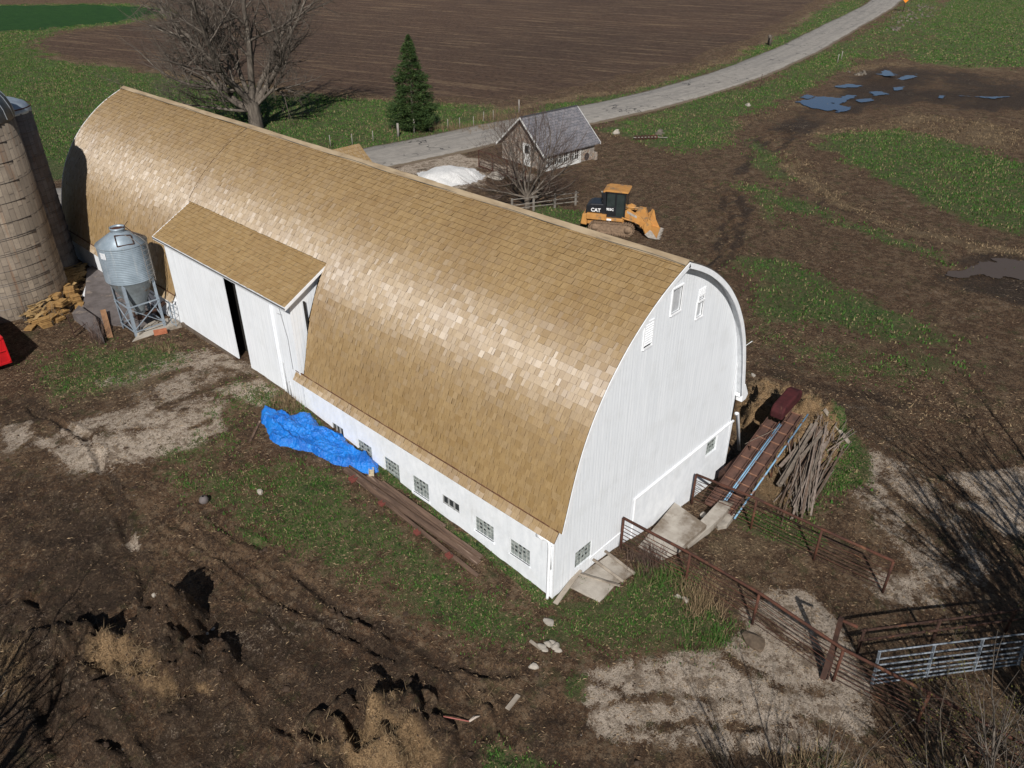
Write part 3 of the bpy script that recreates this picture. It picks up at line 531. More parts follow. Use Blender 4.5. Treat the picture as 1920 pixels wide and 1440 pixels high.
for k in range(5): w.frame((7.05, -.012, 8.43+k*.05), ((1, 0, 0), (0, 1, .5), (0, -.5, 1)), (.2, .02, .01))
w.build('louver', WT, barn)

# ---- shingles
def cedar(name, dull=0.):
    t = NT(name); cc = attr(t, 'tone'); sp = t.n('ShaderNodeSeparateColor'); t.ln(cc, sp.inputs[0])
    uv = t.n('ShaderNodeUVMap'); uv.uv_map = 'UVMap'; base = t.mix(sp.outputs[0], (.352, .236, .106), (.296, .190, .078)); base = t.mix(t.ma('MULTIPLY', sp.outputs[1], .30), base, (.40, .29, .165))
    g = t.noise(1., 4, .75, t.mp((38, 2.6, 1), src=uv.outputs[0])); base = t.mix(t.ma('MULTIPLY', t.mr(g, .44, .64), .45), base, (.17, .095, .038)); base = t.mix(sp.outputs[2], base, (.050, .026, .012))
    base = t.mix(t.ma('MULTIPLY', t.mr(t.noise(.35, 4, .6), .45, .7), .3), base, (.20, .118, .05))
    tg = t.n('ShaderNodeTangent', direction_type='UV_MAP'); tg.uv_map = 'UVMap'; t.ln(tg.outputs[0], t.b.inputs['Tangent'])
    t.b.inputs['Anisotropic'].default_value = .90*(1-dull); m = t.fin(base, .56 if not dull else .75, .4)
    t.ln(t.ma('ADD', t.ma('MULTIPLY', t.ma('POWER', t.ma('FRACT', t.ma('MULTIPLY', sp.outputs[0], 7.31)), 2.4), 1.1*(1-dull)), .16+1.0*(1-dull)), t.b.inputs['Specular IOR Level']); return m
CED = cedar('cedar_shingles'); CEDD = cedar('cedar_shingles_dull', .8)
def shingles(name, pfun, nfun, S0, S1, y0, y1, parent, expo=.232, hole=None, wmin=.08, wmax=.28, mirror=False, jit=1., m=None, lift=0.):
    vs = []; tone = []; nc = int(round((S1-S0)/expo)); e = (S1-S0)/nc; r = rng
    for k in range(nc):
        s = S0+k*e; spans = [(y0, y1)]
        if hole and s+e*.5 < hole[2]: spans = [(y0, hole[0]), (hole[1], y1)]
        for a, b in spans:
            if b-a < .05: continue
            wd = r.uniform(wmin, wmax, int((b-a)/(wmin+wmax)*2)+8); yy = a+np.concatenate([[0], np.cumsum(wd)]); yy = yy[yy < b-.06]; yy = np.append(yy, b); n = len(yy)-1
            ya = yy[:-1]+.003; yb = yy[1:]-.003; sj = s+r.normal(0, .006, n)*jit; se = np.minimum(s+e*1.06, S1+.02)*np.ones(n)
            b1 = .019+r.uniform(0, .019, n)*jit+lift; b2 = b1+r.normal(0, .005, n)*jit; te = np.full(n, .003+lift)+r.uniform(-.002, .006, n)
            X0, Z0 = pfun(sj); X1, Z1 = pfun(se); nx0, nz0 = nfun(sj); nx1, nz1 = nfun(se)
            c = lambda X, Z, nx, nz, h, yv: np.stack([X+nx*h, yv, Z+nz*h], 1)
            q = np.stack([c(X0, Z0, nx0, nz0, b1, ya), c(X0, Z0, nx0, nz0, b2, yb), c(X1, Z1, nx1, nz1, te, yb), c(X1, Z1, nx1, nz1, te, ya),
                          c(X0, Z0, nx0, nz0, b1, ya), c(X0, Z0, nx0, nz0, b2, yb), c(X0, Z0, nx0, nz0, -.01, yb), c(X0, Z0, nx0, nz0, -.01, ya)], 1)
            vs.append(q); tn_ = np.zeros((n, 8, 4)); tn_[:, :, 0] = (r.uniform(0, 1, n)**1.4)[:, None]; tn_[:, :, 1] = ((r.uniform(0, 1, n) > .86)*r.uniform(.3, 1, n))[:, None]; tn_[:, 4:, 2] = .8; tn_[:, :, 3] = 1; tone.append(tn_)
    v = np.concatenate(vs).reshape(-1, 3); tone = np.concatenate(tone).reshape(-1, 4); n8 = len(v)//8; b = np.arange(n8)*8
    F = np.concatenate([np.stack([b, b+3, b+2, b+1], 1), np.stack([b+4, b+5, b+6, b+7], 1)]); uv = np.stack([v[:, 1], v[:, 2]*1.0+v[:, 0]*.7], 1)
    if mirror: v = v*[-1, 1, 1]+[11, 0, 0]; F = F[:, ::-1]
    v = v-np.array(root(parent).location); me = mesh_np(name, v, F); setcol(me, 'tone', tone); ul = me.uv_layers.new(name='UVMap'); li = np.empty(len(me.loops), np.int32); me.loops.foreach_get('vertex_index', li); ul.data.foreach_set('uv', uv[li].astype(np.float32).ravel())
    return link(me, name, m or CED, parent)
SH = float(np.interp(1.8, _px, _ss)); DY0, DY1 = 13.28, 24.25; YO = -.29
def deck(y0, y1, s0, s1, th, name, parent, m, mirror=False, lo=0.):
    mb = MB(); ss = np.linspace(s0, s1, 26); X0, Z0 = prof(ss); nx_, nz_ = pnorm(ss); n = len(ss); f = (lambda x: 11-x) if mirror else (lambda x: x)
    vs = [(f(a), y0, b) for a, b in zip(X0, Z0)]+[(f(a), y1, b) for a, b in zip(X0, Z0)]+[(f(a-c*th), y0, b-d*th) for a, b, c, d in zip(X0, Z0, nx_, nz_)]+[(f(a-c*th), y1, b-d*th) for a, b, c, d in zip(X0, Z0, nx_, nz_)]
    fs = []
    for k in range(n-1): fs += [(2*n+k, 3*n+k, 3*n+k+1, 2*n+k+1), (k, 2*n+k, 2*n+k+1, k+1), (n+k, n+k+1, 3*n+k+1, 3*n+k)]
    fs += [(0, n, 3*n, 2*n), (n-1, 3*n-1, 4*n-1, 2*n-1)]; mb.add(vs, fs); mb.mi = 1; mb.add(vs[:2*n], [(k, k+1, n+k+1, n+k) for k in range(n-1)]); return mb.build(name, [m, mat('dark_wood', (.10, .06, .03), (.05, .03, .018), 6, .9, .2)], parent, fix=False)  # deck top is dark wood, seen in the gaps between shingles
roofm = SOF
deck(YO+.02, DY0, 0, PL, .05, 'roof_deck', barn, roofm); deck(DY0, DY1, SH, PL, .05, 'roof_deck', barn, roofm); deck(DY1, LCED-.02, 0, PL, .05, 'roof_deck', barn, roofm); deck(YO+.02, LCED-.02, 0, PL, .05, 'roof_deck', barn, roofm, True)
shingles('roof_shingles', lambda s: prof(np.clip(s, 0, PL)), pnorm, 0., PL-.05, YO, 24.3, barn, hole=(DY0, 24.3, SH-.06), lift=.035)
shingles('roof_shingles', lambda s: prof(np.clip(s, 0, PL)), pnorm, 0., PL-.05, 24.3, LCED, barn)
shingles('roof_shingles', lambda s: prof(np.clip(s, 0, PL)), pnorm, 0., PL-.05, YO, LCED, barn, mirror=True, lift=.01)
# raised edge line between the two roof sections
mb = MB()
for k in range(30):
    s0, s1 = SH+(PL-.1-SH)*k/30, SH+(PL-.1-SH)*(k+1)/30; a = prof(s0); b = prof(s1); na = pnorm(s0); mb.bar((a[0]+na[0]*.02, 24.31, a[1]+na[1]*.02), (b[0]+na[0]*.02, 24.31, b[1]+na[1]*.02), .035, .075)
mb.build('section_edge', mat('dark_wood', (.10, .06, .03), (.05, .03, .018), 6, .9, .2), barn)
# eave flare
FP = np.array([(-.20, 2.62), (-.10, 2.78), (.02, 2.99)])
def fpf(s): u = np.clip(np.asarray(s)/.43, 0, 1); return np.interp(u, [0, .5, 1], FP[:, 0]), np.interp(u, [0, .5, 1], FP[:, 1])
def fnf(s): return np.full(np.shape(s), -.86), np.full(np.shape(s), .51)
RED = mat('reddish_old_shingle', (.17, .085, .045), (.09, .042, .025), 9, .85, .3)
for (a, b) in ((YO+.12, 13.86), (24.3, LCED)):
    for mir in (False, True):
        if mir and a < 0: b = LCED
        if mir and a > 0: continue
        shingles('flare_shingles', fpf, fnf, 0., .43, a, b, barn, expo=.215, mirror=mir)
        mb = MB(); g = (lambda x: 11-x) if mir else (lambda x: x)
        mb.mi = 1; mb.add([(g(-.20), a, 2.603), (g(-.20), b, 2.603), (g(.04), b, 2.953), (g(.04), a, 2.953)], [(0, 1, 2, 3)]); mb.mi = 0; mb.add([(g(-.20), a, 2.60), (g(-.20), b, 2.60), (g(.04), b, 2.95), (g(.04), a, 2.95), (g(-.14), a, 2.56), (g(-.14), b, 2.56), (g(.10), b, 2.80), (g(.10), a, 2.80)], [(0, 1, 2, 3), (4, 7, 6, 5), (0, 4, 5, 1), (1, 5, 6, 2), (2, 6, 7, 3), (3, 7, 4, 0)]); mb.build('eave_flare', [WT, mat('dark_wood', (.10, .06, .03))], barn)
        mb = MB(); mb.bar((g(-.02), a, 2.985), (g(-.02), b, 2.985), .035, .045); mb.build('red_course', RED, barn)
# rake boards and rake soffit on near gable
def rake(mir, y, w, th, m, name, off=.0):
    mb = MB(); g = (lambda x: 11-x) if mir else (lambda x: x); ss = np.linspace(0, PL, 40); X0, Z0 = prof(ss); a, b = pnorm(ss); n = 40
    vs = [(g(X0[k]+a[k]*(.03+off)), y, Z0[k]+b[k]*(.03+off)) for k in range(n)]+[(g(X0[k]-a[k]*w), y, Z0[k]-b[k]*w) for k in range(n)]
    vs += [(p[0], p[1]+th, p[2]) for p in vs]; fs = []
    for k in range(n-1): fs += [(k, k+1, n+k+1, n+k), (2*n+k, 3*n+k, 3*n+k+1, 2*n+k+1), (k, 2*n+k, 2*n+k+1, k+1), (n+k, n+k+1, 3*n+k+1, 3*n+k)]
    fs += [(0, n, 3*n, 2*n), (n-1, 3*n-1, 4*n-1, 2*n-1)]; mb.add(vs, fs); return mb.build(name, m, barn)
for mir in (False, True): rake(mir, YO-.03, .14, .03, WT, 'rake_board'); rake(mir, LCED, .14, .03, WT, 'rake_board')
mb = MB(); mb.prism([(10.98, 2.56), (11.28, 2.56), (11.42, 2.75), (11.05, 3.35), (10.98, 3.3)], lambda x, z: (x, YO+.02, z), lambda x, z: (x, -.002, z)); mb.build('eave_return', WT, barn)
# ridge cap boards
RCM = mat('ridge_board', (.40, .31, .20), (.28, .205, .125), 3, .8, .3, stretch=(1, .3, 1), c3=(.20, .155, .11))
for sg in (-1, 1):
    mb = MB(); yb = YO
    while yb < LCED-.2:
        L = min(R_.uniform(2.2, 3.6), LCED-yb); dz = R_.uniform(-.008, .012); mb.frame((5.5+sg*.11, yb+L/2, 10.085+dz), ((1, 0, -sg*.42), (0, 1, 0), (sg*.42, 0, 1)), (.13, L/2-.004, .014)); yb += L
    mb.build('ridge_cap', RCM, barn)
mb = MB(); P = [(5.28+.02*sin(y_*2.1)+.015*sin(y_*.9), y_, 10.06+.015*sin(y_*1.3)) for y_ in np.arange(YO, LCED, .35)]; mb.tube(P, .011, 5); mb.tube([(5.0, 24.31, 9.86), (5.28, 24.3, 10.05)], .011, 5)
P = [(11-float(prof(PL-s)[0])-float(pnorm(PL-s)[0])*.06, YO+.0, float(prof(PL-s)[1])+float(pnorm(PL-s)[1])*.06) for s in np.linspace(0, PL-1.0, 20)]; mb.tube(P, .010, 5); mb.build('lightning_cable', mat('cable', (.10, .10, .09)), barn)
mb = MB(); mb.tube([(11.1, YO+.1, 5.2), (10.9, -.03, 5.0), (10.55, -.03, 4.6), (10.5, -.03, 3.2), (10.75, -.03, 1.9), (10.8, -.06, .9), (10.8, -.06, -.8)], .012, 5); mb.build('conduit', WT, barn)
# dormer
dr = []
DRX = [(-.36, 6.10), (1.86, 7.30)]
def dpf(s): u = np.asarray(s)/2.524; return -.36+2.22*u, 6.10+1.20*u
def dnf(s): return np.full(np.shape(s), -.475), np.full(np.shape(s), .88)
shingles('dormer_shingles', dpf, dnf, 0., 2.50, DY0, DY1, barn, expo=.19, m=CEDD, wmin=.09, wmax=.26)
mb = MB(); mb.prism([(-.34, 6.09), (1.84, 7.27), (1.80, 7.17), (-.30, 6.0)], lambda x, z: (x, DY0+.02, z), lambda x, z: (x, DY1-.02, z)); mb.build('dormer_roof', SOF, barn)
mb = MB(); mb.box(-.385, -.355, DY0, DY1, 5.98, 6.115)
for yy in (DY0-.02, DY1-.01): mb.prism([(-.385, 6.12), (1.84, 7.32), (1.84, 7.22), (-.385, 5.98)], lambda x, z, yy=yy: (x, yy, z), lambda x, z, yy=yy: (x, yy+.03, z))
mb.build('dormer_fascia', WT, barn); mb = MB(); mb.box(-.40, -.387, DY0-.02, DY1, 6.02, 6.09); mb.build('dormer_drip_edge', mat('grey_flashing', (.12, .125, .13), (.09, .09, .09), 5, .5, .1), barn)
mb = MB(); mb.box(1.80, 1.86, DY0, DY1, 7.30, 7.345); mb.build('flashing', mat('dark_wood', (.1, .06, .03)), barn)
mb = MB(); cellwall(mb, list(np.linspace(13.5, 24.05, 12)), 1.0, lambda u: 6.22, [DO], lambda u, z, d: (-.03+d, u, z), .1, 0)
for yy in (13.5, 24.05): mb.add([(-.03, yy, 2.6), (-.03, yy, 6.2), (1.75, yy, 7.18), (1.3, yy, 6.5), (.7, yy, 5.2), (.3, yy, 3.6), (.1, yy, 2.9)], [(0, 1, 2, 3, 4, 5, 6)])
mb.build('dormer_wall', WB, barn, fix=False)
mb = MB(); mb.box(-.11, -.06, 18.58, 23.6, 1.72, 5.95); mb.build('sliding_door', WB, barn); mb = MB(); mb.box(-.11, -.06, 14.95, 17.52, 1.65, 5.95); mb.build('sliding_door', WB, barn)
mb = MB(); mb.box(-.14, -.05, 14.0, 23.8, 5.92, 5.99); mb.build('door_track', WT, barn)
mb = MB(); mb.box(-.05, -.031, 14.93, 14.99, 1.4, 5.9); mb.box(-.045, -.031, 13.5, 13.58, 2.7, 6.1); mb.build('corner_trim', WT, barn)
mb = MB(); mb.box(-.16, .06, 15.9, 24.0, 1.52, 1.66); mb.build('door_sill', mat('sill_wood', (.16, .12, .09), (.09, .07, .05), 4, .85, .3), barn)
mb = MB(); mb.tube([(-.07, 14.3, 5.75), (-.07, 14.25, 5.5), (-.07, 14.0, 4.4), (-.07, 14.0, 3.0)], .010, 5); mb.tube([(-.07, 14.15, 5.42), (-.14, 14.4, 5.44)], .01, 5); mb.tube([(-.05, 14.72, 3.0), (-.05, 14.72, 1.5)], .03, 6); mb.tube([(-.05, 14.5, 2.2), (-.05, 14.5, 1.45)], .025, 6); mb.build('conduit', mat('grey_pipe', (.42, .43, .44), (.3, .3, .3), 5, .5, .1), barn)
# downspouts
mb = MB(); mb.tube([(-.16, .42, 2.50), (-.12, .20, 2.53), (-.09, .13, 2.44), (-.075, .12, 2.2), (-.075, .12, .15), (-.12, .10, .03)], .052, 10); mb.tube([(-.16, .56, 2.53), (-.16, .30, 2.53)], .07, 10); mb.tube([(-.075, .03, 2.3), (-.075, .03, 1.35)], .02, 6)
mb.build('downspout', WT, barn)
mb = MB(); mb.tube([(10.98, -.12, 1.95), (11.12, -.12, 1.9), (12.1, -.05, -.45)], .07, 10); mb.build('downspout', WT, barn)
# rear cross wing
RW = barn
def wpf(s): u = np.asarray(s); return u, u
mb = MB(); mb.prism([(24.2, 4.4), (27.65, 7.08), (31.1, 4.4), (31.1, 4.3), (27.65, 6.96), (24.2, 4.3)], lambda y, z: (8.0, y, z), lambda y, z: (14.15, y, z)); mb.build('rear_wing_roof', SOF, barn)
mb = MB(); mb.prism([(24.5, -1.3), (30.8, -1.3), (30.8, 4.5), (27.65, 6.94), (24.5, 4.5)], lambda y, z: (10.5, y, z), lambda y, z: (13.9, y, z)); mb.build('rear_wing_wall', WB, barn)
def wing_sh(sg):
    vs = []; tone = []; r = rng; L = sqrt(3.45**2+2.68**2); e = L/18; dy, dz = -sg*3.45/L, 2.68/L
    for k in range(18):
        wd = r.uniform(.11, .3, 60); xx = 8+np.concatenate([[0], np.cumsum(wd)]); xx = np.append(xx[xx < 14.1], 14.15); n = len(xx)-1; s = k*e
        for i in range(n):
            def q(x, s, h): return (x, 27.65+sg*3.45+dy*s+sg*2.68/L*h, 4.4+dz*s+3.45/L*h)
            a, b = xx[i]+.003, xx[i+1]-.003; h = .02+r.uniform(0, .008); vs += [q(a, s, h), q(b, s, h), q(b, s+e*1.05, .004), q(a, s+e*1.05, .004), q(a, s, h), q(b, s, h), q(b, s, -.01), q(a, s, -.01)]
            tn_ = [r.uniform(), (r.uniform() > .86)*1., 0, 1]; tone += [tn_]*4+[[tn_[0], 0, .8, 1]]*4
    v = np.array(vs); b = np.arange(len(v)//8)*8; F = np.concatenate([np.stack([b, b+1, b+2, b+3], 1), np.stack([b+4, b+5, b+6, b+7], 1)]); F = F if sg < 0 else F[:, ::-1]
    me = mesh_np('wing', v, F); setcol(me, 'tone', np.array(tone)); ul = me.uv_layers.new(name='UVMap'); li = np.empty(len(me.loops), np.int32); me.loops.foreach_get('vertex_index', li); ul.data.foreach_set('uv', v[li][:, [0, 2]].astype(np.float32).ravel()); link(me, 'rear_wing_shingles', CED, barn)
wing_sh(-1); wing_sh(1)
# ------------------------------------------------------------------ shared materials
RUST = mat('rusty_steel', (.105, .040, .024), (.045, .021, .015), 3, .85, .3, 14, c3=(.16, .072, .038))
RUSTD = mat('dark_rusty_steel', (.065, .032, .022), (.035, .019, .014), 4, .85, .3, 14, c3=(.14, .06, .03))
GALV = mat('galvanized_steel', (.36, .42, .48), (.26, .31, .36), 3, .45, .15, 20, metal=.35, spec=.5, c3=(.30, .27, .24), t3=(.62, .72))
CONC = mat('concrete', (.42, .38, .325), (.27, .235, .195), 1.6, .9, .35, 14, c3=(.17, .135, .10), t3=(.5, .66), s3=1.1)
CONCD = mat('dark_concrete', (.155, .135, .13), (.10, .085, .08), 2, .85, .3, 14, c3=(.22, .18, .15))
TIMB = mat('brown_timber', (.165, .105, .072), (.06, .037, .026), 3, .85, .6, 10, stretch=(2.5, .2, 2.5), c3=(.27, .19, .14), t3=(.55, .66))
TIMG = mat('grey_timber', (.36, .31, .25), (.20, .165, .13), 2.5, .85, .5, 10, stretch=(.4, 1, 1), c3=(.14, .11, .085))
ROCK = mat('pale_rock', (.38, .34, .285), (.22, .195, .165), 3, .9, .5, 9)
BARK = mat('bark', (.155, .130, .105), (.065, .053, .043), 4, .95, .6, 10, stretch=(1, 1, .25), c3=(.24, .21, .175))
TWIG = mat('twigs', (.135, .110, .088), (.075, .060, .048), 2, .95, 0)
TWIGR = mat('reddish_twigs', (.13, .085, .065), (.07, .048, .038), 2, .95, 0)
def gz(x, y): return float(hgt(np.array([x]), np.array([y]))[0])
def onground(px, py): p = at(px, py); return V(p[0], p[1], gz(p[0], p[1]))

# ------------------------------------------------------------------ silos
def stave_mat(name, nst, c1, c2, rz=1.3):
    t = NT(name); s = t.n('ShaderNodeSeparateXYZ'); t.ln(t.obj(), s.inputs[0]); ang = t.ma('MULTIPLY', t.ma('ADD', t.ma('ARCTAN2', s.outputs[1], s.outputs[0]), pi), nst/(2*pi)); fa = t.ma('ABSOLUTE', t.ma('SUBTRACT', t.ma('FRACT', ang), .5)); row = t.ma('MULTIPLY', s.outputs[2], 1/rz)
    ph = t.ma('MULTIPLY', t.ma('MODULO', t.ma('FLOOR', ang), 2), .5); fz = t.ma('ABSOLUTE', t.ma('SUBTRACT', t.ma('FRACT', t.ma('ADD', row, ph)), .5)); cell = t.n('ShaderNodeTexWhiteNoise', noise_dimensions='2D'); cb = t.n('ShaderNodeCombineXYZ'); t.ln(t.ma('FLOOR', ang), cb.inputs[0]); t.ln(t.ma('FLOOR', t.ma('ADD', row, ph)), cb.inputs[1]); t.ln(cb.outputs[0], cell.inputs['Vector'])
    c = t.mix(cell.outputs[0], c1, c2); c = t.mix(t.mr(t.noise(1.4, 5, .65), .4, .75), c, tuple(v*.55 for v in c1)); st = t.noise(1., 4, .6, t.mp((5, 5, .3))); c = t.mix(t.ma('MULTIPLY', t.mr(st, .55, .72), .55), c, (.20, .10, .05)); c = t.mix(t.ma('MULTIPLY', t.mr(t.noise(16, 4, .7), .4, .7), .3), c, (.12, .105, .09))
    g = t.ma('MULTIPLY', t.mr(fa, .44, .49, 1, 0), t.mr(fz, .47, .495, 1, 0)); c = t.mix(t.ma('MULTIPLY', t.ma('SUBTRACT', 1., g), .6), c, (.06, .05, .045)); b = t.bump(g, .6, .015); t.bump(t.noise(20, 4), .3, .01, b); return t.fin(c, .9, .25)
HOOP = mat('hoop_steel', (.16, .15, .145), (.08, .065, .055), 6, .5, .1, metal=.5)
def silo(cx, cy, r, ztop, nst, m, label, hoops, name='silo'):
    z0 = gz(cx, cy)-.4; o = thing(name, label, 'silo', (cx, cy, z0)); mb = MB(); mb.lathe((cx, cy, z0), [(r, 0), (r, ztop-z0), (r-.12, ztop-z0)], 80); mb.build('stave_wall', m, o)
    for zz in hoops:
        for d in ((0, .09) if R_.random() < .55 and zz < 6 else (0,)):
            if zz+d > ztop-.1: continue
            mb = MB(); pts = [(cx+(r+.009)*cos(a), cy+(r+.009)*sin(a), zz+d+.012*sin(a*3)) for a in np.linspace(0, 2*pi, 81)]; mb.tube(pts, .012, 5, False); a0 = R_.uniform(3.2, 4.6); mb.frame((cx+(r+.04)*cos(a0), cy+(r+.04)*sin(a0), zz+d), ((-sin(a0), cos(a0), 0), (cos(a0), sin(a0), 0), (0, 0, 1)), (.14, .03, .035)); mb.build('hoop', HOOP, o)
    return o
SM1 = stave_mat('stave_concrete', 66, (.30, .245, .185), (.185, .15, .115)); SM2 = stave_mat('block_concrete', 34, (.20, .19, .185), (.14, .115, .10), .62)
s1 = silo(-4.78, 33.85, 2.84, 10.55, 66, SM1, 'large brown concrete stave silo with wire hoops beside the barn, cut by the photo edge', [1.9, 2.5, 3.1, 3.8, 4.55, 5.3, 6.1, 7.0, 7.9, 8.8, 9.7])
DOM = mat('dome_metal', (.10, .11, .12), (.06, .065, .075), 3, .4, .1, metal=.5); RIB = mat('bright_seam', (.55, .58, .62), (.4, .43, .46), 3, .35, 0, metal=.6)
mb = MB(); mb.lathe((-4.78, 33.85, 10.55), [(2.88, -.08)]+[(2.88*cos(a), 2.3*sin(a)) for a in np.linspace(0, pi/2-.02, 12)], 48); mb.build('dome', DOM, s1)
mb = MB()
for k in range(24): th = 2*pi*k/24; mb.tube([(-4.78+2.90*cos(a)*cos(th), 33.85+2.90*cos(a)*sin(th), 10.55+2.33*sin(a)) for a in np.linspace(0, pi/2-.1, 9)], .018, 4)
mb.build('dome_seam', RIB, s1)
s2 = silo(-1.80, 36.95, 1.62, 10.0, 34, SM2, 'slimmer grey concrete block silo standing behind the large silo', [1.6+.62*k for k in range(14)], 'silo')
mb = MB(); mb.lathe((-1.80, 36.95, 10.0), [(1.66, -.05), (1.66, .12), (1.45, .38), (1.0, .58), (.5, .68), (.02, .72)], 14); mb.build('roof_cap', mat('grey_blue_sheet', (.36, .42, .47), (.27, .31, .36), 3, .4, .1, metal=.4), s2)
mb = MB(); mb.lathe((-1.80, 36.95, 10.2), [(1.68, .0), (1.68, .06)], 32); mb.build('roof_band', RUST, s2)

# ------------------------------------------------------------------ feed bin
BX, BY_, BR = -1.42, 25.33, 1.08
def corr():
    t = NT('corrugated_galv'); c = t.mix(t.mr(t.noise(2., 5, .6), .3, .7), (.30, .36, .41), (.22, .27, .31)); c = t.mix(t.ma('MULTIPLY', t.mr(t.noise(1., 4, .6, t.mp((6, 6, .4))), .55, .72), .5), c, (.42, .45, .46)); c = t.mix(t.mr(t.noise(2.3, 5, .7), .66, .72), c, (.20, .11, .07)); t.bump(t.noise(30, 2), .1, .01); return t.fin(c, .48, .5, .25)
CG = corr(); fb = thing('feed_bin', 'blue-grey corrugated steel feed bin on legs with a cone bottom beside the barn', 'feed bin', (BX, BY_, 1.38))
mb = MB(); pr = []; zz = 4.11
while zz < 5.86: pr += [(BR, zz), (BR+.022, zz+.028), (BR, zz+.056)]; zz += .084
mb.lathe((BX, BY_, 0), pr, 48); mb.build('body', CG, fb)
mb = MB(); mb.lathe((BX, BY_, 0), [(BR+.03, 5.83), (BR+.05, 5.86), (.32, 6.38)], 48); mb.build('cone_roof', CG, fb)
mb = MB(); mb.lathe((BX, BY_, 0), [(.31, 6.34), (.31, 6.56), (.345, 6.58), (.345, 6.5)], 24); o = mb.build('filler_collar', CG, fb); mb = MB(); mb.lathe((BX, BY_, 0), [(.30, 6.50), (.01, 6.52)], 20); mb.build('rusty_lid', RUST, o)
mb = MB(); mb.lathe((BX, BY_, 0), [(BR-.01, 4.13), (.24, 2.42), (.24, 2.2)], 40); mb.build('hopper', mat('hopper_steel', (.25, .285, .30), (.17, .19, .20), 2.5, .5, .15, metal=.3, c3=(.2, .15, .12)), fb)
mb = MB(); mb.box(BX-.25, BX+.25, BY_-.25, BY_+.25, 1.95, 2.22); mb.tube([(BX, BY_, 2.05), (BX+.9, BY_+.25, 2.0), (BX+1.35, BY_+.3, 2.2)], .11, 10); mb.build('auger_boot', RUSTD, fb)
legs = [(BX-.76, BY_-.76), (BX+.76, BY_-.76), (BX-.76, BY_+.76), (BX+.76, BY_+.76)]
for lx, ly in legs:
    mb = MB(); g0 = gz(lx, ly)-.03; dx = 1 if lx < BX else -1; dy = 1 if ly < BY_ else -1; k = 1.06/1.075
    mb.box(lx-.0, lx+.13*dx, ly, ly+.012*dy, g0, 4.95); mb.box(lx, lx+.012*dx, ly+.012*dy, ly+.13*dy, g0, 4.95); mb.frame((lx+.05*dx, ly+.05*dy, 4.4), ((1, 1*dx*dy, 0), (1, -1*dx*dy, 0), (0, 0, 1)), (.05, .02, .45)); mb.build('leg', GALV, fb)
for (a, b) in ((0, 1), (0, 2), (1, 3), (2, 3)):
    mb = MB(); A = legs[a]; B = legs[b]; mb.bar((*A, 2.95), (*B, 2.95), .05, .05); mb.bar((*A, 2.9), (*B, 1.7), .035); mb.bar((*A, 1.75), (*B, 2.85), .035); mb.bar((*A, 1.68), (*B, 1.68), .04); mb.build('brace', GALV, fb)
mb = MB(); a0 = radians(-62); tv = V(-sin(a0), cos(a0), 0); nv = V(cos(a0), sin(a0), 0)
cL = V(BX, BY_, 0)+nv*(BR+.14)
for s in (-.2, .2): mb.tube([cL+tv*s+V(0, 0, 4.0), cL+tv*s+V(0, 0, 5.9), cL+tv*s-nv*.3+V(0, 0, 6.12), cL+tv*s-nv*.75+V(0, 0, 6.32)], .014, 5)
for k in range(8): mb.tube([cL-tv*.2+V(0, 0, 4.1+k*.25), cL+tv*.2+V(0, 0, 4.1+k*.25)], .013, 5)
mb.build('ladder', mat('ladder_steel', (.24, .22, .20), (.15, .13, .115), 6, .6, .1), fb)
mb = MB(); q = V(BX, BY_, 0); a1 = radians(-105)
def rp(a, r): return V(BX+r*cos(a), BY_+r*sin(a), 6.38-(r-.32)*.684+.03)
P = [rp(a1-.28, 1.0), rp(a1-.5, .5), rp(a1+.75, .62), rp(a1+.45, 1.02), rp(a1-.28, 1.0)]
for a, b in zip(P[:-1], P[1:]): mb.bar(a+V(0, 0, .04), b+V(0, 0, .04), .035, .05)
mb.tube([rp(-.9, .35)+V(0, 0, .25), rp(-.8, .7)+V(0, 0, .1), rp(-.5, 1.0)+V(0, 0, .1)], .02, 5); mb.tube([rp(-1.2, .35)+V(0, 0, .2), rp(-.2, .5)+V(0, 0, .45)], .015, 5); mb.build('roof_hatch_rail', RUSTD, fb)
mb = MB(); mb.lathe((BX, BY_, 5.38), [(BR+.032, 0), (BR+.035, .3)], 5, a0=radians(188), a1=radians(206)); mb.build('white_sticker', mat('faded_white_paper', (.75, .75, .76), (.5, .52, .54), 9, .7, 0), fb, fix=False)

# ------------------------------------------------------------------ slabs and small flat things
def slab(name, pts, h, m, label, cat, kind=None, group=None, dz=0.):
    w = [at(*p) for p in pts]; zt = max(gz(q[0], q[1]) for q in w)+h+dz; mb = MB(); mb.prism([(q[0], q[1]) for q in w], lambda x, y: (x, y, zt-.25-h), lambda x, y: (x, y, zt))
    o = mb.build(name, m, bevel=.012); return tag(o, None if kind else label, None if kind else cat, group, kind)
slab('paving', [(152, 588), (186, 608), (240, 614), (262, 624), (300, 602), (255, 520), (225, 480), (165, 510), (160, 560)], .02, CONCD, '', '', 'structure')
slab('paving', [(248, 642), (300, 624), (342, 614), (338, 598), (300, 600), (262, 626)], .03, CONC, '', '', 'structure')
slab('concrete_platform', [(139, 600), (197, 645), (183, 606), (152, 585)], .30, CONCD, 'low dark concrete block platform beside the shingle stacks', 'platform')
slab('paving', [(1196, 1026), (1262, 962), (1322, 1004), (1268, 1040), (1240, 1052)], .03, CONC, '', '', 'structure')
slab('concrete_curb', [(1290, 1030), (1352, 984), (1372, 962), (1345, 958), (1278, 1018)], .10, CONC, 'long pale concrete curb edging the slab by the rusty fence', 'curb')
slab('stone_slab', [(1337, 984), (1352, 965), (1372, 958), (1378, 972), (1362, 992), (1345, 995)], .16, ROCK, 'flat pale stone slab lying under the second rusty fence', 'stone slab')
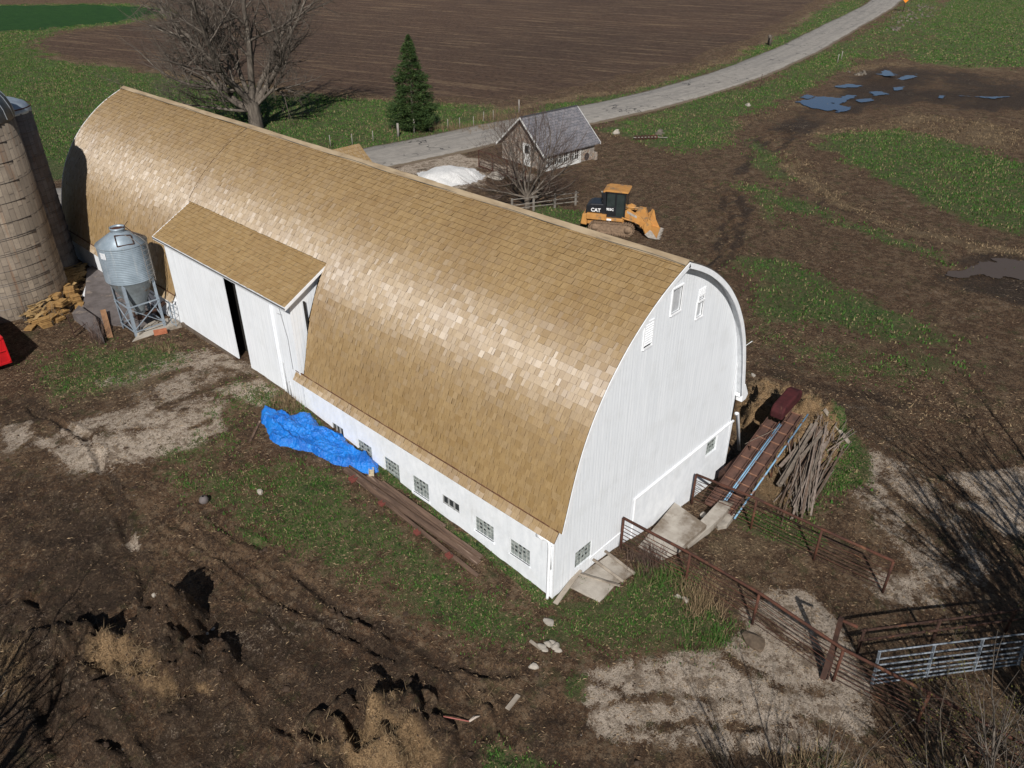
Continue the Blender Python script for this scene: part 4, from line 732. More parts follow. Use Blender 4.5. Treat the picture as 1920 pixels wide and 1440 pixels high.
# window well frame at the barn corner
mb = MB(); w = [at(*p) for p in ((1066, 1098), (1124, 1128), (1152, 1100), (1186, 1078), (1140, 1045), (1100, 1068))]; mb.prism([(q[0], q[1]) for q in w], lambda x, y: (x, y, -.25), lambda x, y: (x, y, .03)); tag(mb.build('cracked_slab', CONC, bevel=.01), 'cracked pale concrete slab below the corner block window', 'concrete slab')
def plank(name, a, b, w, t, m, label, cat='plank', ha=0., hb=0., group=None, tilt=0., bev=.004):
    A = onground(*a)+V(0, 0, ha+t/2); B = onground(*b)+V(0, 0, hb+t/2); d = (B-A)/np.linalg.norm(B-A); r = np.cross(d, V(0, 0, 1)); r /= np.linalg.norm(r); u = np.cross(r, d); r2 = r*cos(tilt)+u*sin(tilt); u2 = np.cross(r2, d)
    mb = MB(); mb.frame((A+B)/2, (d, r2, u2), (np.linalg.norm(B-A)/2, w/2, t/2)); return tag(mb.build(name, m, bevel=bev), label, cat, group)
plank('board', (1041, 1132), (1087, 1078), .17, .04, TIMG, 'weathered board leaning from the grass to the barn corner window', ha=.02, hb=.25)
plank('board', (1088, 1080), (1162, 1104), .10, .05, TIMG, 'grey board lying across the cracked slab, the nearest of the crossed ones', ha=.12, hb=.10, tilt=.3)
plank('board', (1110, 1058), (1168, 1096), .09, .05, TIMG, 'grey board crossing the middle of the cracked slab', ha=.22, hb=.10, tilt=-.3)
plank('board', (1133, 1042), (1190, 1080), .09, .05, TIMG, 'pale board at the far edge of the cracked slab, nearest the rusty fence', ha=.2, hb=.06)
plank('beam', (648, 882), (898, 1060), .20, .10, TIMB, 'longest dark brown beam, outermost on the grass beside the barn', 'beam', hb=.02, ha=.04)
plank('beam', (655, 877), (895, 1047), .05, .14, TIMB, 'thin beam edge lying beside the outermost long beam', 'beam', ha=.0, hb=.0)
plank('beam', (648, 884), (896, 1084), .13, .07, TIMB, 'lower brown beam carrying the small red brackets', 'beam', ha=.02)
plank('beam', (690, 895), (902, 1050), .24, .08, TIMB, 'wide brown timber lying in the middle of the long beams', 'beam', ha=.04)
plank('beam', (715, 908), (832, 993), .22, .10, TIMB, 'short brown timber nearest the barn wall beside the long beams', 'beam', ha=.06, hb=.05)
REDP = mat('faded_red_paint', (.19, .055, .042), (.12, .038, .03), 6, .7, .2)
for k, (px, lab) in enumerate([((665, 905), 'red steel bracket on the brown beams nearest the blue tarp'), ((719, 950), 'red steel bracket on the brown beams, second from the blue tarp'), ((785, 1006), 'red steel bracket on the brown beams, third from the blue tarp'), ((845, 1052), 'red steel bracket on the brown beams, nearest the barn corner')]):
    p = onground(*px)+V(0, 0, .14); mb = MB(); s = .14 if k == 0 else .10; mb.frame(p, ((.15, 1, 0), (1, -.15, 0), (0, 0, 1)), (.012, s, s*.6)); mb.frame(p+V(.01, .09, -.02), ((.15, 1, 0), (1, -.15, 0), (0, 0, 1)), (s*.8, s, .010)); mb.frame(p+V(.02, .18, 0), ((.15, 1, 0), (1, -.15, 0), (0, 0, 1)), (.012, s, s*.6)); tag(mb.build('bracket', REDP, bevel=.004), lab, 'bracket', 'red brackets on the beams')
plank('board', (470, 830), (488, 792), .09, .04, TIMB, 'short dark board lying at the left end of the blue tarp')
plank('board', (951, 1331), (972, 1303), .14, .04, TIMG, 'short flat board lying alone in the dark mud')
plank('board', (994, 1202), (1014, 1218), .09, .05, TIMG, 'small board beside the white rubble in front of the barn corner')
# concrete block with holes
p = onground(697, 890)+V(0, 0, .1); cbk = MB(); D1 = V(cos(.9), sin(.9), 0); D2 = V(-sin(.9), cos(.9), 0)
CB = mat('tan_block', (.50, .43, .30), (.38, .32, .22), 8, .9, .3)
for s in (-1, 1): cbk.frame(p+D2*s*.085, (D1, D2, (0, 0, 1)), (.2, .012, .1))
for s in (-1, -.33, .33, 1): cbk.frame(p+D1*s*.187, (D1, D2, (0, 0, 1)), (.013, .073, .1))
cbk.frame(p+V(0, 0, -.05), (D1, D2, (0, 0, 1)), (.175, .073, .02)); tag(cbk.build('concrete_block', CB), 'tan hollow concrete block at the end of the blue tarp', 'block')

# ------------------------------------------------------------------ blue tarp
out = [(488, 772), (495, 765), (520, 770), (545, 782), (580, 776), (592, 790), (598, 805), (640, 812), (650, 832), (688, 852), (702, 868), (712, 882), (696, 887), (680, 886), (655, 876), (620, 866), (575, 848), (545, 838), (525, 838), (508, 825), (490, 795)]
tw = np.array([at(*q)[:2] for q in out]); tw[:, 0] = np.minimum(tw[:, 0], -.03)
a = np.arange(-3.4, .05, .024); b = np.arange(7.9, 15.2, .024); A, B = np.meshgrid(a, b); ax_, by = A.ravel(), B.ravel()
def sdf(w, x, y):
    d = np.full(x.shape, 9.)
    for i in range(len(w)): d = np.minimum(d, segd(x, y, w[i], w[(i+1) % len(w)]))
    return np.where(inside(x, y, w), d, -d)
sx = ax_+(fbm(ax_/.5, by/.5, 61)-.5)*.3; sy = by+(fbm(ax_/.5, by/.5, 62)-.5)*.3
sd = sdf(tw, sx, sy); U = ax_*1.3+.8*fbm(ax_/1.1, by/1.1, 63); Vv = by+.8*fbm(ax_/1.1, by/1.1, 64)
rg = lambda x, y, s: 1-np.abs(fbm(x, y, s, 3)*2-1)*2
w1 = rg(U/.5, Vv/2.2, 65); w2 = rg(U/1.1+5, Vv/.4, 66); w3 = rg(U/.22, Vv/.3, 67)
w4 = rg(U/.38+3, Vv/.16, 69); hh = .62*sm(sd/.2)*(.06+.20*np.clip(w1, 0, 1)**2+.11*np.clip(w2, 0, 1)**2+.06*np.abs(w3)+.06*np.abs(w4)+.16*fbm(ax_/1.3, by/1.3, 68))
zt = hgt(ax_, by)+np.where(sd > 0, .02+hh, -.05); nxx = len(a); ii = np.arange(len(ax_)).reshape(len(b), nxx); q = np.stack([ii[:-1, :-1], ii[:-1, 1:], ii[1:, 1:], ii[1:, :-1]], -1).reshape(-1, 4); keep = (sd[q] > -.02).any(1) ; q = q[keep]
org = V(-1.2, 11.5, 1.1); us, inv = np.unique(q, return_inverse=True); vv = np.stack([ax_, by, zt], 1)[us]-org
me = mesh_np('tarp', vv, inv.reshape(-1, 4), smooth=True)
t = NT('blue_tarp'); c = t.mix(t.mr(t.noise(1.6, 4, .6), .35, .65), (.006, .125, .50), (.012, .20, .66)); c = t.mix(t.mr(t.noise(5, 3, .6), .60, .70), c, (.04, .30, .75)); t.bump(t.noise(7, 4, .7, t.mp((1, .5, 1))), 1., .12); tarpm = t.fin(c, .34, .6)
o = link(me, 'tarp', tarpm, loc=org); sol = o.modifiers.new('thick', 'SOLIDIFY'); sol.thickness = .01; sol.offset = 1; tag(o, 'crumpled bright blue tarp heaped on the ground against the white barn wall', 'tarp')

# ------------------------------------------------------------------ shingle bundles by the silo
t = NT('stacked_shingles'); s = t.n('ShaderNodeSeparateXYZ'); t.ln(t.obj(), s.inputs[0]); c = t.mix(t.mr(t.noise(6, 4, .6), .3, .7), (.37, .225, .085), (.24, .135, .05)); fz = t.ma('ABSOLUTE', t.ma('SUBTRACT', t.ma('FRACT', t.ma('MULTIPLY', s.outputs[2], 28.)), .5)); c = t.mix(t.ma('MULTIPLY', t.mr(fz, .0, .14, 1, 0), .6), c, (.07, .035, .015)); t.bump(fz, .5, .01); SB = t.fin(c, .75, .25)
def bundle(px, rz, dx=0., dy=0., h0=0., s=1., lab=None, grp='bundles of cedar shingles beside the silo'):
    p = onground(*px)+V(dx, dy, h0); e = V(cos(rz), sin(rz), 0); f = V(-sin(rz), cos(rz), 0); mb = MB(); hgt_ = R_.uniform(.12, .24)*s; k = 0; zz = 0
    while zz < hgt_:
        j = R_.uniform(-.02, .02); mb.frame(p+e*j+f*R_.uniform(-.02, .02)+V(0, 0, zz+.017), (e+V(0, 0, R_.uniform(-.03, .03)), f, (0, 0, 1)), (.24*s*R_.uniform(.8, 1.1), .21*s*R_.uniform(.8, 1.), .0155)); zz += .036
    return tag(mb.build('shingle_bundle', SB, loc=p), lab or 'bundle of golden cedar shingles stacked on the ground beside the large silo', 'shingle bundle', grp)
SPOTS = [(58, 617), (72, 608), (88, 612), (100, 605), (112, 602), (75, 596), (62, 592), (90, 594), (104, 590), (120, 588), (68, 580), (84, 578), (98, 574), (112, 572), (126, 572), (80, 566), (72, 572), (135, 560), (145, 566), (128, 555), (140, 550), (118, 560), (150, 575), (66, 603), (95, 600)]
for k, px in enumerate(SPOTS):
    bundle(px, R_.uniform(-.5, .9)); 
    if k in (2, 3, 5, 7, 8, 10, 11, 12, 13, 15, 17, 18, 19, 21): bundle((px[0]+R_.uniform(-2, 2), px[1]+R_.uniform(-1, 2)), R_.uniform(-.5, .9), h0=.23)
    if k in (8, 12, 13, 17, 19): bundle(px, R_.uniform(-.5, .9), h0=.46)
bundle((122, 588), .6, h0=.5, s=1.1, lab='golden shingle bundle lying on top of the dark concrete platform', grp='bundles of cedar shingles beside the silo')
# loose heap of shingles
mb = MB()
for k in range(620):
    u = R_.random()**.8; px = 60+u*90+R_.gauss(0, 7); py = 600-u*90+R_.gauss(0, 7); p = onground(px, py)+V(0, 0, R_.uniform(.03, .55)*(1-.3*abs(R_.gauss(0, 1)))*(1 if u < .9 else .5)); p[2] = max(p[2]+(.15 if u < .7 else 0), gz(p[0], p[1])+.03); a = R_.uniform(-.4, .9)
    mb.frame(p, ((cos(a), sin(a), R_.uniform(-.25, .25)), (-sin(a), cos(a), R_.uniform(-.2, .2)), (0, 0, 1)), (.22, R_.uniform(.05, .14), .006))
tag(mb.build('loose_shingles', mat('fresh_shingle', (.42, .29, .135), (.28, .175, .07), 4, .7, .2, stretch=(1, 4, 1))), kind='stuff')
plank('board', (158, 558), (167, 530), .16, .04, WT, 'short white painted board lying on the dark slab by the loose shingles', ha=.05, hb=.05)
plank('plank', (207, 634), (196, 592), .26, .05, mat('tan_plank', (.36, .20, .105), (.24, .13, .07), 3, .8, .3, stretch=(1, .3, 1)), 'wide orange-brown plank leaning beside the feed bin', ha=.0, hb=.28)
mb = MB(); p = onground(141, 633); mb.bar(p, p+V(-.05, 0, 1.15), .05, .05); mb.bar(p+V(0, 0, .25), p+V(.85, .45, .35), .03, .03); tag(mb.build('steel_stake', RUSTD, loc=p), 'dark steel stake standing upright beside the shingle stacks', 'stake')
for (px, lab) in [((275, 618), 'pale broken block at the foot of the feed bin, the middle one'), ((262, 628), 'pale broken block at the foot of the feed bin, nearest the leg'), ((288, 611), 'pale broken block at the foot of the feed bin, nearest the red clay tile')]:
    p = onground(*px)+V(0, 0, .09); mb = MB(); a = R_.uniform(0, .6); mb.frame(p, ((cos(a), sin(a), .05), (-sin(a), cos(a), 0), (0, 0, 1)), (.2, .13, .1)); tag(mb.build('broken_block', ROCK, bevel=.02), lab, 'block', 'broken blocks by the feed bin')
p = onground(302, 627)+V(0, 0, .13); mb = MB(); mb.frame(p, ((1, -.35, 0), (.35, 1, 0), (0, 0, 1)), (.3, .11, .11)); tag(mb.build('clay_tile', mat('red_clay', (.40, .145, .075), (.30, .10, .05), 6, .8, .2), bevel=.01), 'orange-red clay tile lying on the concrete beside the feed bin', 'clay tile')
# ladder-like lattice by wall
mb = MB(); b0 = V(-.35, 24.65, 1.4)
for s in (0, .5): mb.bar(b0+V(0, -s, 0), b0+V(.12, -s, 1.25), .03, .03)
for k in range(4): mb.bar(b0+V(.02+k*.03, 0, .1+k*.33), b0+V(.02+k*.03, -.5, .1+k*.33), .025); mb.bar(b0+V(.02+k*.03, 0, .1+k*.33), b0+V(.05+k*.03, -.5, .43+k*.33), .02)
tag(mb.build('lattice_frame', GALV, loc=b0), 'small grey lattice frame leaning on the barn wall behind the feed bin', 'frame')

# ------------------------------------------------------------------ red wagon at the left edge
RED_ = mat('red_paint', (.55, .012, .016), (.42, .010, .014), 2, .35, .1, spec=.5)
wg = thing('wagon', 'bright red box wagon, only its corner showing at the left edge', 'wagon', (-8.4, 28.9, 1.3))
mb = MB(); mb.box(-9.6, -7.21, 26.0, 31.8, 1.62, 2.82); mb.build('box_body', RED_, wg, bevel=.03)
mb = MB(); mb.box(-9.64, -7.17, 25.96, 31.84, 2.74, 2.86); mb.box(-9.64, -7.17, 25.96, 31.84, 1.56, 1.66); mb.box(-7.24, -7.17, 25.96, 26.04, 1.6, 2.8); mb.box(-9.6, -7.23, 25.95, 26.0, 2.18, 2.22); mb.build('rim', RED_, wg, bevel=.01)
mb = MB(); mb.box(-8.2, -7.6, 25.93, 25.99, 2.3, 2.5); mb.build('white_plate', WT, wg)
for yy in (27, 30.6):
    for xx in (-9.5, -7.5): mb = MB(); mb.lathe((0, 0, 0), [(.14, -.1), (.36, -.1), (.42, -.05), (.42, .05), (.36, .1), (.14, .1)], 24); mb.v = [(xx+v[2], yy+v[0], 1.68+v[1]) for v in mb.v]; mb.build('wheel', DARK, wg)
mb = MB(); mb.bar((-8.4, 26.2, 1.5), (-8.4, 31.5, 1.5), .2, .12); mb.bar((-8.4, 26.2, 1.5), (-8.4, 24.5, 1.4), .08); mb.build('chassis', RUSTD, wg)

# ------------------------------------------------------------------ pipe fences
def pfence(name, posts, label, h=1.38, nr=7, hs=None):
    P = [V(q[0], q[1], gz(q[0], q[1])) for q in posts]; o = thing(name, label, 'fence', P[0], 0)
    tops = [p+V(0, 0, h if hs is None else hs[i]) for i, p in enumerate(P)]
    for p, tp in zip(P, tops): mb = MB(); mb.tube([p-V(0, 0, .1), tp], .047, 8); mb.build('post', RUST, o)
    mb = MB(); mb.tube([tp+V(0, 0, .02) for tp in tops], .05, 8); mb.build('top_rail', RUST, o)
    for k in range(nr):
        f = .09+k*(.86/nr)*1.0; mb = MB(); pts = []
        for i in range(len(P)-1):
            for s in np.linspace(0, 1, 5)[:-1]: q = P[i]*(1-s)+P[i+1]*s; T_ = tops[i]*(1-s)+tops[i+1]*s; pts.append(q+(T_-q)*f+V(R_.gauss(0, .008), 0, R_.gauss(0, .012)-.02*sin(pi*s)))
        pts.append(P[-1]+(tops[-1]-P[-1])*f); mb.tube(pts, .0135, 5); mb.build('rod', RUST if k % 2 else RUSTD, o)
    return o
pfence('pipe_fence', [(3.58, -.12), (3.80, -2.65), (3.82, -5.12), (3.55, -7.9), (3.75, -10.2), (3.8, -12.8), (3.9, -15.6)], 'rusty pipe and rod fence running from the barn gable to the lower right corner', 1.36)
pfence('pipe_fence', [(8.22, -.22), (8.50, -2.63), (8.55, -5.1), (8.75, -7.5)], 'rusty pipe and rod fence starting beside the elevator, farther from the camera', 1.45)
# gate post of old beams
p = onground(1543, 1272); g = thing('gate_post', 'dark rusty steel gate post leaning at the pale concrete', 'post', p); mb = MB(); mb.bar(p, p+V(.5, .1, 1.1), .16, .05); mb.bar(p+V(.12, -.1, 0), p+V(.6, .05, 1.05), .04, .16); mb.bar(p+V(.5, .1, .9), p+V(.6, .15, 2.0), .12, .12); mb.build('post_beam', RUSTD, g); mb = MB(); mb.tube([p+V(.62, .2, 1.9), p+V(.75, -.3, 1.85)], .05, 8); mb.build('hinge', RUST, g)
# galvanized gate lying against the fence
A = onground(1632, 1283); B = onground(1912, 1246); dv = (B-A)/np.linalg.norm(B-A); H = 1.25; lean = V(.12, .10, 1.); lean /= np.linalg.norm(lean)
gt = thing('farm_gate', 'shiny galvanized tube farm gate behind the branches at lower right', 'gate', A); zz = [0.05, .2, .36, .54, .74, .97, 1.25]
for q in zz: mb = MB(); mb.tube([A+lean*q, A*.5+B*.5+lean*q+V(0, 0, .01), B+lean*q], .026, 8); mb.build('tube', mat('bright_galvanized', (.27, .30, .335), (.18, .205, .235), 5, .6, .05, metal=.2, spec=.3), gt)
for s in (0.01, .36, .68, .99): mb = MB(); mb.bar(A+(B-A)*s+lean*.04, A+(B-A)*s+lean*1.26, .09, .03, dv); mb.build('upright', mat('bright_galvanized', (0, 0, 0)), gt)
mb = MB(); off = V(.85, .75, 0); A2 = onground(1600, 1225); B2 = onground(1915, 1180)
gt2 = thing('gate_shadow_bars', 'dark bars built in place of the shadow of the galvanized gate', 'rail', A2)  # dark bars added where the gate's cast shadow lies
for h_ in (.55, 1.0): mb = MB(); mb.tube([A2+V(0, 0, h_), B2+V(0, 0, h_)], .04, 8); mb.build('rail', RUSTD, gt2)  # dark tubes drawn for the shadow lines of the gate
for s in (.02, .45, .9): mb = MB(); q = A2+(B2-A2)*s; mb.tube([q, q+V(0, 0, 1.05)], .05, 8); mb.build('post', RUSTD, gt2)

# ------------------------------------------------------------------ elevator
L0 = V(8.35, -1.35, -.72); L1 = V(14.0, -1.15, 1.05); ev = thing('barn_elevator', 'long rusty double chain elevator with light blue rails rising beside the barn', 'elevator', (11, -1.3, -1))
d = (L1-L0)/np.linalg.norm(L1-L0); Ln = np.linalg.norm(L1-L0); r = np.cross(d, V(0, 0, 1)); r /= np.linalg.norm(r); u = np.cross(r, d)
TR = mat('rusty_trough', (.12, .062, .045), (.065, .036, .028), 2.5, .8, .3, 10, c3=(.10, .12, .12), t3=(.62, .72)); LB = mat('light_blue_paint', (.20, .36, .50), (.15, .27, .38), 4, .7, .2, c3=(.20, .12, .09), t3=(.54, .62), s3=3)
def ep(s, a, h): return L0+d*s+r*a+u*h
for (a0, a1, se, lab) in ((.02, .50, Ln, 'right'), (-.62, -.10, Ln*.86, 'left')):
    mb = MB(); mb.frame(ep(se/2, (a0+a1)/2, 0), (d, r, u), (se/2, abs(a1-a0)/2, .012)); mb.frame(ep(se/2, a0-.0, .06), (d, r, u), (se/2, .012, .09)); mb.frame(ep(se/2, a1, .06), (d, r, u), (se/2, .012, .09)); mb.build('trough', TR, ev)
    k = .3
    while k < se: mb = MB(); mb.frame(ep(k, (a0+a1)/2, .05), (d, r, u), (.014, abs(a1-a0)/2-.02, .03)); k += .62; mb.build('flight_bar', mat('tan_rust', (.30, .16, .10), (.20, .10, .065), 6, .8, .2), ev)
    mb = MB(); mb.tube([ep(s_, (a0+a1)/2+(.12 if a0 < 0 else -.16)+.008*sin(s_*30), .075) for s_ in np.linspace(.1, se-.1, 90)], .013, 4); mb.build('chain', RUSTD, ev)
mb = MB(); mb.tube([ep(-.1, -.03, .16), ep(Ln*.84, -.03, .16)], .032, 8); mb.tube([ep(-.1, .035, .13), ep(Ln*.84, .035, .13)], .024, 8); mb.build('blue_rail', LB, ev)
mb = MB(); mb.tube([ep(-.1, .68, .12), ep(Ln+.1, .68, .12)], .036, 8); mb.build('blue_rail', LB, ev)
for k in range(9): mb = MB(); mb.bar(ep(.2+k*.7, .52, -.02), ep(.2+k*.7, .70, .09), .02); mb.build('bracket', RUSTD, ev)
for s_ in (.35, .62, .92):
    for a_ in (-.55, .45): q = ep(Ln*s_, a_, 0); mb = MB(); mb.bar(q, V(q[0]+.1, q[1], gz(q[0], q[1])-.05), .06); mb.build('support_leg', RUSTD, ev)
HD = mat('maroon_paint', (.070, .018, .019), (.040, .013, .014), 3, .85, .3, c3=(.12, .055, .04), spec=.15); hc = ep(Ln+.1, -.18, .32)
mb = MB(); pr2 = [(-.95, -.22), (-.95, .12), (-.72, .32), (.55, .36), (.88, .22), (.98, -.05), (.85, -.24)]; hd1 = V(d[0], d[1], .12); hd1 /= np.linalg.norm(hd1); hr = r; hu = np.cross(hr, hd1)
mb.prism(pr2, lambda s, h: hc+hd1*s+hu*h-hr*.36, lambda s, h: hc+hd1*s+hu*h+hr*.20); mb.build('hood', HD, ev, bevel=.07)
mb = MB(); mb.box(9.9, 11.6, -.62, -.35, -.9, -.2); mb.bar((11.5, -.7, -.9), (11.4, -.8, .5), .05); mb.bar((12.6, -.5, -.9), (12.5, -.6, .9), .05); mb.frame((12.1, -.52, -.05), ((1, .3, .2), (-.3, 1, 0), (0, 0, 1)), (.3, .12, .1)); mb.build('drive_housing', RUSTD, ev)
mb = MB(); P = [ep(3.4, -.75, .05), ep(3.7, -.5, .2), ep(4.2, -.2, .22), ep(4.7, -.0, .2)]; mb.tube(P, .010, 5); mb.build('hose', WOODG, ev)

# ------------------------------------------------------------------ wood stick pile
WOODS = [mat('old_stick_grey', (.20, .165, .13), (.11, .088, .07), 5, .9, .2), mat('old_stick_brown', (.16, .11, .08), (.08, .055, .04), 5, .9, .2), mat('old_stick_pale', (.25, .20, .165), (.14, .11, .09), 5, .9, .2)]
for k in range(80):
    u_ = R_.random(); v_ = R_.random(); a = onground(1470+u_*45+R_.gauss(0, 14), 945+u_*10+R_.gauss(0, 18)); b = onground(1500+u_*62+R_.gauss(0, 22), 870-u_*30+R_.gauss(0, 18)); h1 = R_.uniform(.03, .24)*sin(pi*min(max(u_, .15), .85)); wdt = R_.choice([.025, .03, .035, .05, .07]) if k > 18 else R_.uniform(.09, .15)
    if k <= 18: a = onground(1455+u_*45, 905+R_.gauss(0, 12)); b = onground(1505+u_*40, 858+R_.gauss(0, 8)); h1 = R_.uniform(.1, .35)
    mb = MB(); mb.bar(a+V(0, 0, h1), b+V(0, 0, h1+R_.uniform(-.05, .12)), wdt, max(.02, wdt*.35)); tag(mb.build('old_board' if k <= 18 else 'stick', WOODS[k % 3], fix=False), 'grey weathered board under the heap of sticks behind the fence' if k <= 18 else 'thin weathered stick in the heap behind the second rusty fence', 'board' if k <= 18 else 'stick', 'boards in the stick heap' if k <= 18 else 'sticks heaped behind the rusty fence')
for k, (a, b) in enumerate([((1545, 868), (1598, 835)), ((1548, 872), (1585, 838)), ((1515, 830), (1585, 828)), ((1560, 850), (1592, 830)), ((1520, 815), (1590, 838))]):
    if k == 2 or k == 4: continue
    mb = MB(); mb.tube([onground(*a)+V(0, 0, .15), onground(*b)+V(0, 0, .75)], .025, 6); tag(mb.build('pole', WOODS[2]), 'pale thin pole sticking out to the right of the stick heap', 'pole', 'poles beside the stick heap')
for k in range(16):
    mb = MB(); p = onground(1524+k*3.4+R_.gauss(0, 2), 822+k*1.6+R_.gauss(0, 3)); mb.bar(p, p+V(R_.gauss(0, .06), R_.gauss(0, .06), R_.uniform(.3, .5)), .05, .03); tag(mb.build('stake', WOODS[k % 3], fix=False), 'short upright stake in the row between the hay mound and the grass', 'stake', 'stakes by the hay mound')
plank('board', (1535, 808), (1592, 832), .22, .05, TIMG, 'grey mossy board lying on grass behind the upright stakes', ha=.1)

# ------------------------------------------------------------------ stones
def rock(px, s, label, m=ROCK, name='rock', flat=.6, grp=None, h=0.):
    p = onground(*px); rr = random.Random(hash(px) & 0xffff); import bmesh
    bm = bmesh.new(); bmesh.ops.create_icosphere(bm, subdivisions=2, radius=1); ax_ = rr.uniform(0, 3)
    for v in bm.verts:
        n = 1+.22*sin(v.co.x*3.1+ax_)*cos(v.co.y*2.7+ax_)+.13*sin(v.co.z*5+ax_*2); v.co = Vector((v.co.x*n*s*1.15, v.co.y*n*s*.8, v.co.z*n*s*flat))
    me = bpy.data.meshes.new(name); bm.to_mesh(me); bm.free(); me.materials.append(m); o = bpy.data.objects.new(name, me); COL.objects.link(o); o.location = tuple(p+V(0, 0, s*flat*.35+h)); o.rotation_euler = (0, 0, rr.uniform(0, 3)); return tag(o, label, 'rock', grp)
rock((1029, 1165), .17, 'flat pale stone on the grass in front of the barn corner', flat=.25); rock((1001, 1249), .13, 'small pale stone in the mud below the barn corner')
for px, s in [((1016, 1214), .13), ((1028, 1208), .12), ((1042, 1212), .14), ((1036, 1204), .10), ((1022, 1220), .09), ((1047, 1219), .1)]: rock(px, s, 'jagged white rubble piece in the small heap before the barn corner', grp='white rubble pieces', flat=.5)
rock((1271, 1118), .10, 'small pale stone in the grass beside the near rusty fence, left one'); rock((1285, 1125), .12, 'pale stone in the grass beside the near rusty fence, right one')
rock((1412, 705), .13, 'white stone on bare ground right of the barn'); rock((1155, 251), .45, 'white boulder on the grass beyond the stone shed', flat=.7); rock((1402, 199), .4, 'small white stone near the road on the right', flat=.6)
rock((488, 925), .13, 'pale stone at the left end of the grass by the beams'); rock((1293, 999), .12, 'brown stone in the gap between slab and curb', RUSTD)
for px, s in [((1296, 975), .16), ((1305, 990), .14), ((1318, 968), .15), ((1330, 992), .12), ((1312, 1003), .12)]: rock(px, s, 'broken concrete lump in the hole between the two rusty fences', CONC, grp='concrete lumps in the hole')
rock((930, 335), .75, 'tan boulder on bare ground by the rusty gate and shed', flat=.55)
rock((1413, 1205), .35, 'brown dirt-covered stone on the pale slab', mat('dirt_lump', (.13, .095, .065), (.08, .058, .04), 8, .95, .5), flat=.4)
for px, s in [((345, 1160), .06), ((365, 1158), .07), ((388, 1190), .06), ((400, 1180), .06), ((310, 1180), .08)]: rock(px, s, 'small grey stone on the dirt mound at lower left', grp='stones on the dirt mound')
p = onground(384, 944); mb = MB(); mb.lathe(p, [(.14, 0), (.17, .08), (.12, .2), (.04, .24)], 10); tag(mb.build('crumpled_bucket', CONCD), 'small crumpled grey metal scrap lying alone in the mud', 'scrap metal')
mb = MB(); a = onground(832, 1352)+V(0, 0, .06); b = onground(880, 1357)+V(0, 0, .07); c_ = onground(900, 1348)+V(0, 0, .12); mb.tube([a, b], .02, 7); tl = thing('hand_tool', 'red stick tool with a pale frayed end lying in the mud', 'tool', a); mb.build('red_handle', mat('worn_red', (.36, .12, .10), (.25, .09, .07), 9, .6, .1), tl); mb = MB(); mb.tube([b, (b+c_)/2+V(.05, 0, .02), c_], [.03, .035, .01], 7); mb.tube([b, c_+V(-.1, .12, .0)], [.03, .01], 7); mb.build('frayed_end', mat('pale_wood', (.5, .43, .36), (.35, .29, .24), 8, .8, .2), tl)
# ------------------------------------------------------------------ trees
class Tubes:
    def __init__(s): s.v = []; s.f = []; s.n = 0
    def seg(s, p, q, r0, r1, n):
        d = q-p; L = np.linalg.norm(d)
        if L < 1e-6: return
        d = d/L; u = np.cross(d, V(.3, .2, 1.) if abs(d[2]) < .95 else V(1, 0, 0)); u /= np.linalg.norm(u); w = np.cross(d, u)
        a = np.arange(n)*2*pi/n; c = np.cos(a)[:, None]*u+np.sin(a)[:, None]*w; s.v.append(p+c*r0); s.v.append(q+c*r1); k = s.n; j = np.arange(n); j2 = (j+1) % n
        s.f.append(np.stack([k+j, k+j2, k+n+j2, k+n+j], 1)); s.n += 2*n
    def build(s, name, m, parent, org):
        if not s.v: return None
        return link(mesh_np(name, np.concatenate(s.v)-np.array(org), np.concatenate(s.f), smooth=True), name, m, parent)
def grow(rr, out, p, d, L, r, lv, maxlv, cfg, tips=None):
    """curved limb that throws children; out[0]=thick, out[1]=branches, out[2]=twigs"""
    ns = 5 if lv < 2 else (4 if lv < maxlv else 3); step = L/ns; pts = [p]; rad = [r]
    for k in range(ns):
        d = d+V(rr.gauss(0, cfg['wig']), rr.gauss(0, cfg['wig']), rr.gauss(0, cfg['wig']*.6)+cfg['up']*(1 if lv > 0 else 0)); d /= np.linalg.norm(d); p = p+d*step; pts.append(p); rad.append(max(r*(1-(k+1)/ns*(1-cfg['tap'])), .003))
    o = out[0] if lv <= cfg.get('thick', 1) else (out[1] if lv < maxlv-1 else out[2]); n = 8 if lv == 0 else (6 if lv == 1 else (4 if lv < maxlv-1 else 3))
    for k in range(ns): o.seg(pts[k], pts[k+1], rad[k], rad[k+1], n)
    if lv >= maxlv:
        if tips is not None: tips.append((pts[-1], d)); tips.append((pts[-2], d))
        return
    nc = cfg['n'][lv]
    for c in range(nc):
        f = cfg['f0'][lv]+(1-cfg['f0'][lv])*((c+rr.random()*.8)/nc); k = min(int(f*ns), ns-1); q = pts[k]*(1-(f*ns-k))+pts[k+1]*(f*ns-k); dd = pts[k+1]-pts[k]; dd /= np.linalg.norm(dd)
        a = rr.uniform(0, 2*pi); u = np.cross(dd, V(.1, .3, 1.) if abs(dd[2]) < .95 else V(1, 0, 0)); u /= np.linalg.norm(u); w = np.cross(dd, u); sp = radians(rr.uniform(*cfg['ang'][lv])); nd = dd*cos(sp)+(u*cos(a)+w*sin(a))*sin(sp)
        grow(rr, out, q, nd, L*rr.uniform(*cfg['len'][lv])*(1.1-.35*f), rad[k]*cfg['rr'][lv], lv+1, maxlv, cfg, tips)
    if lv > 0 or cfg.get('lead', 1): grow(rr, out, pts[-1], d, L*.55, rad[-1], lv+1, maxlv, cfg, tips)
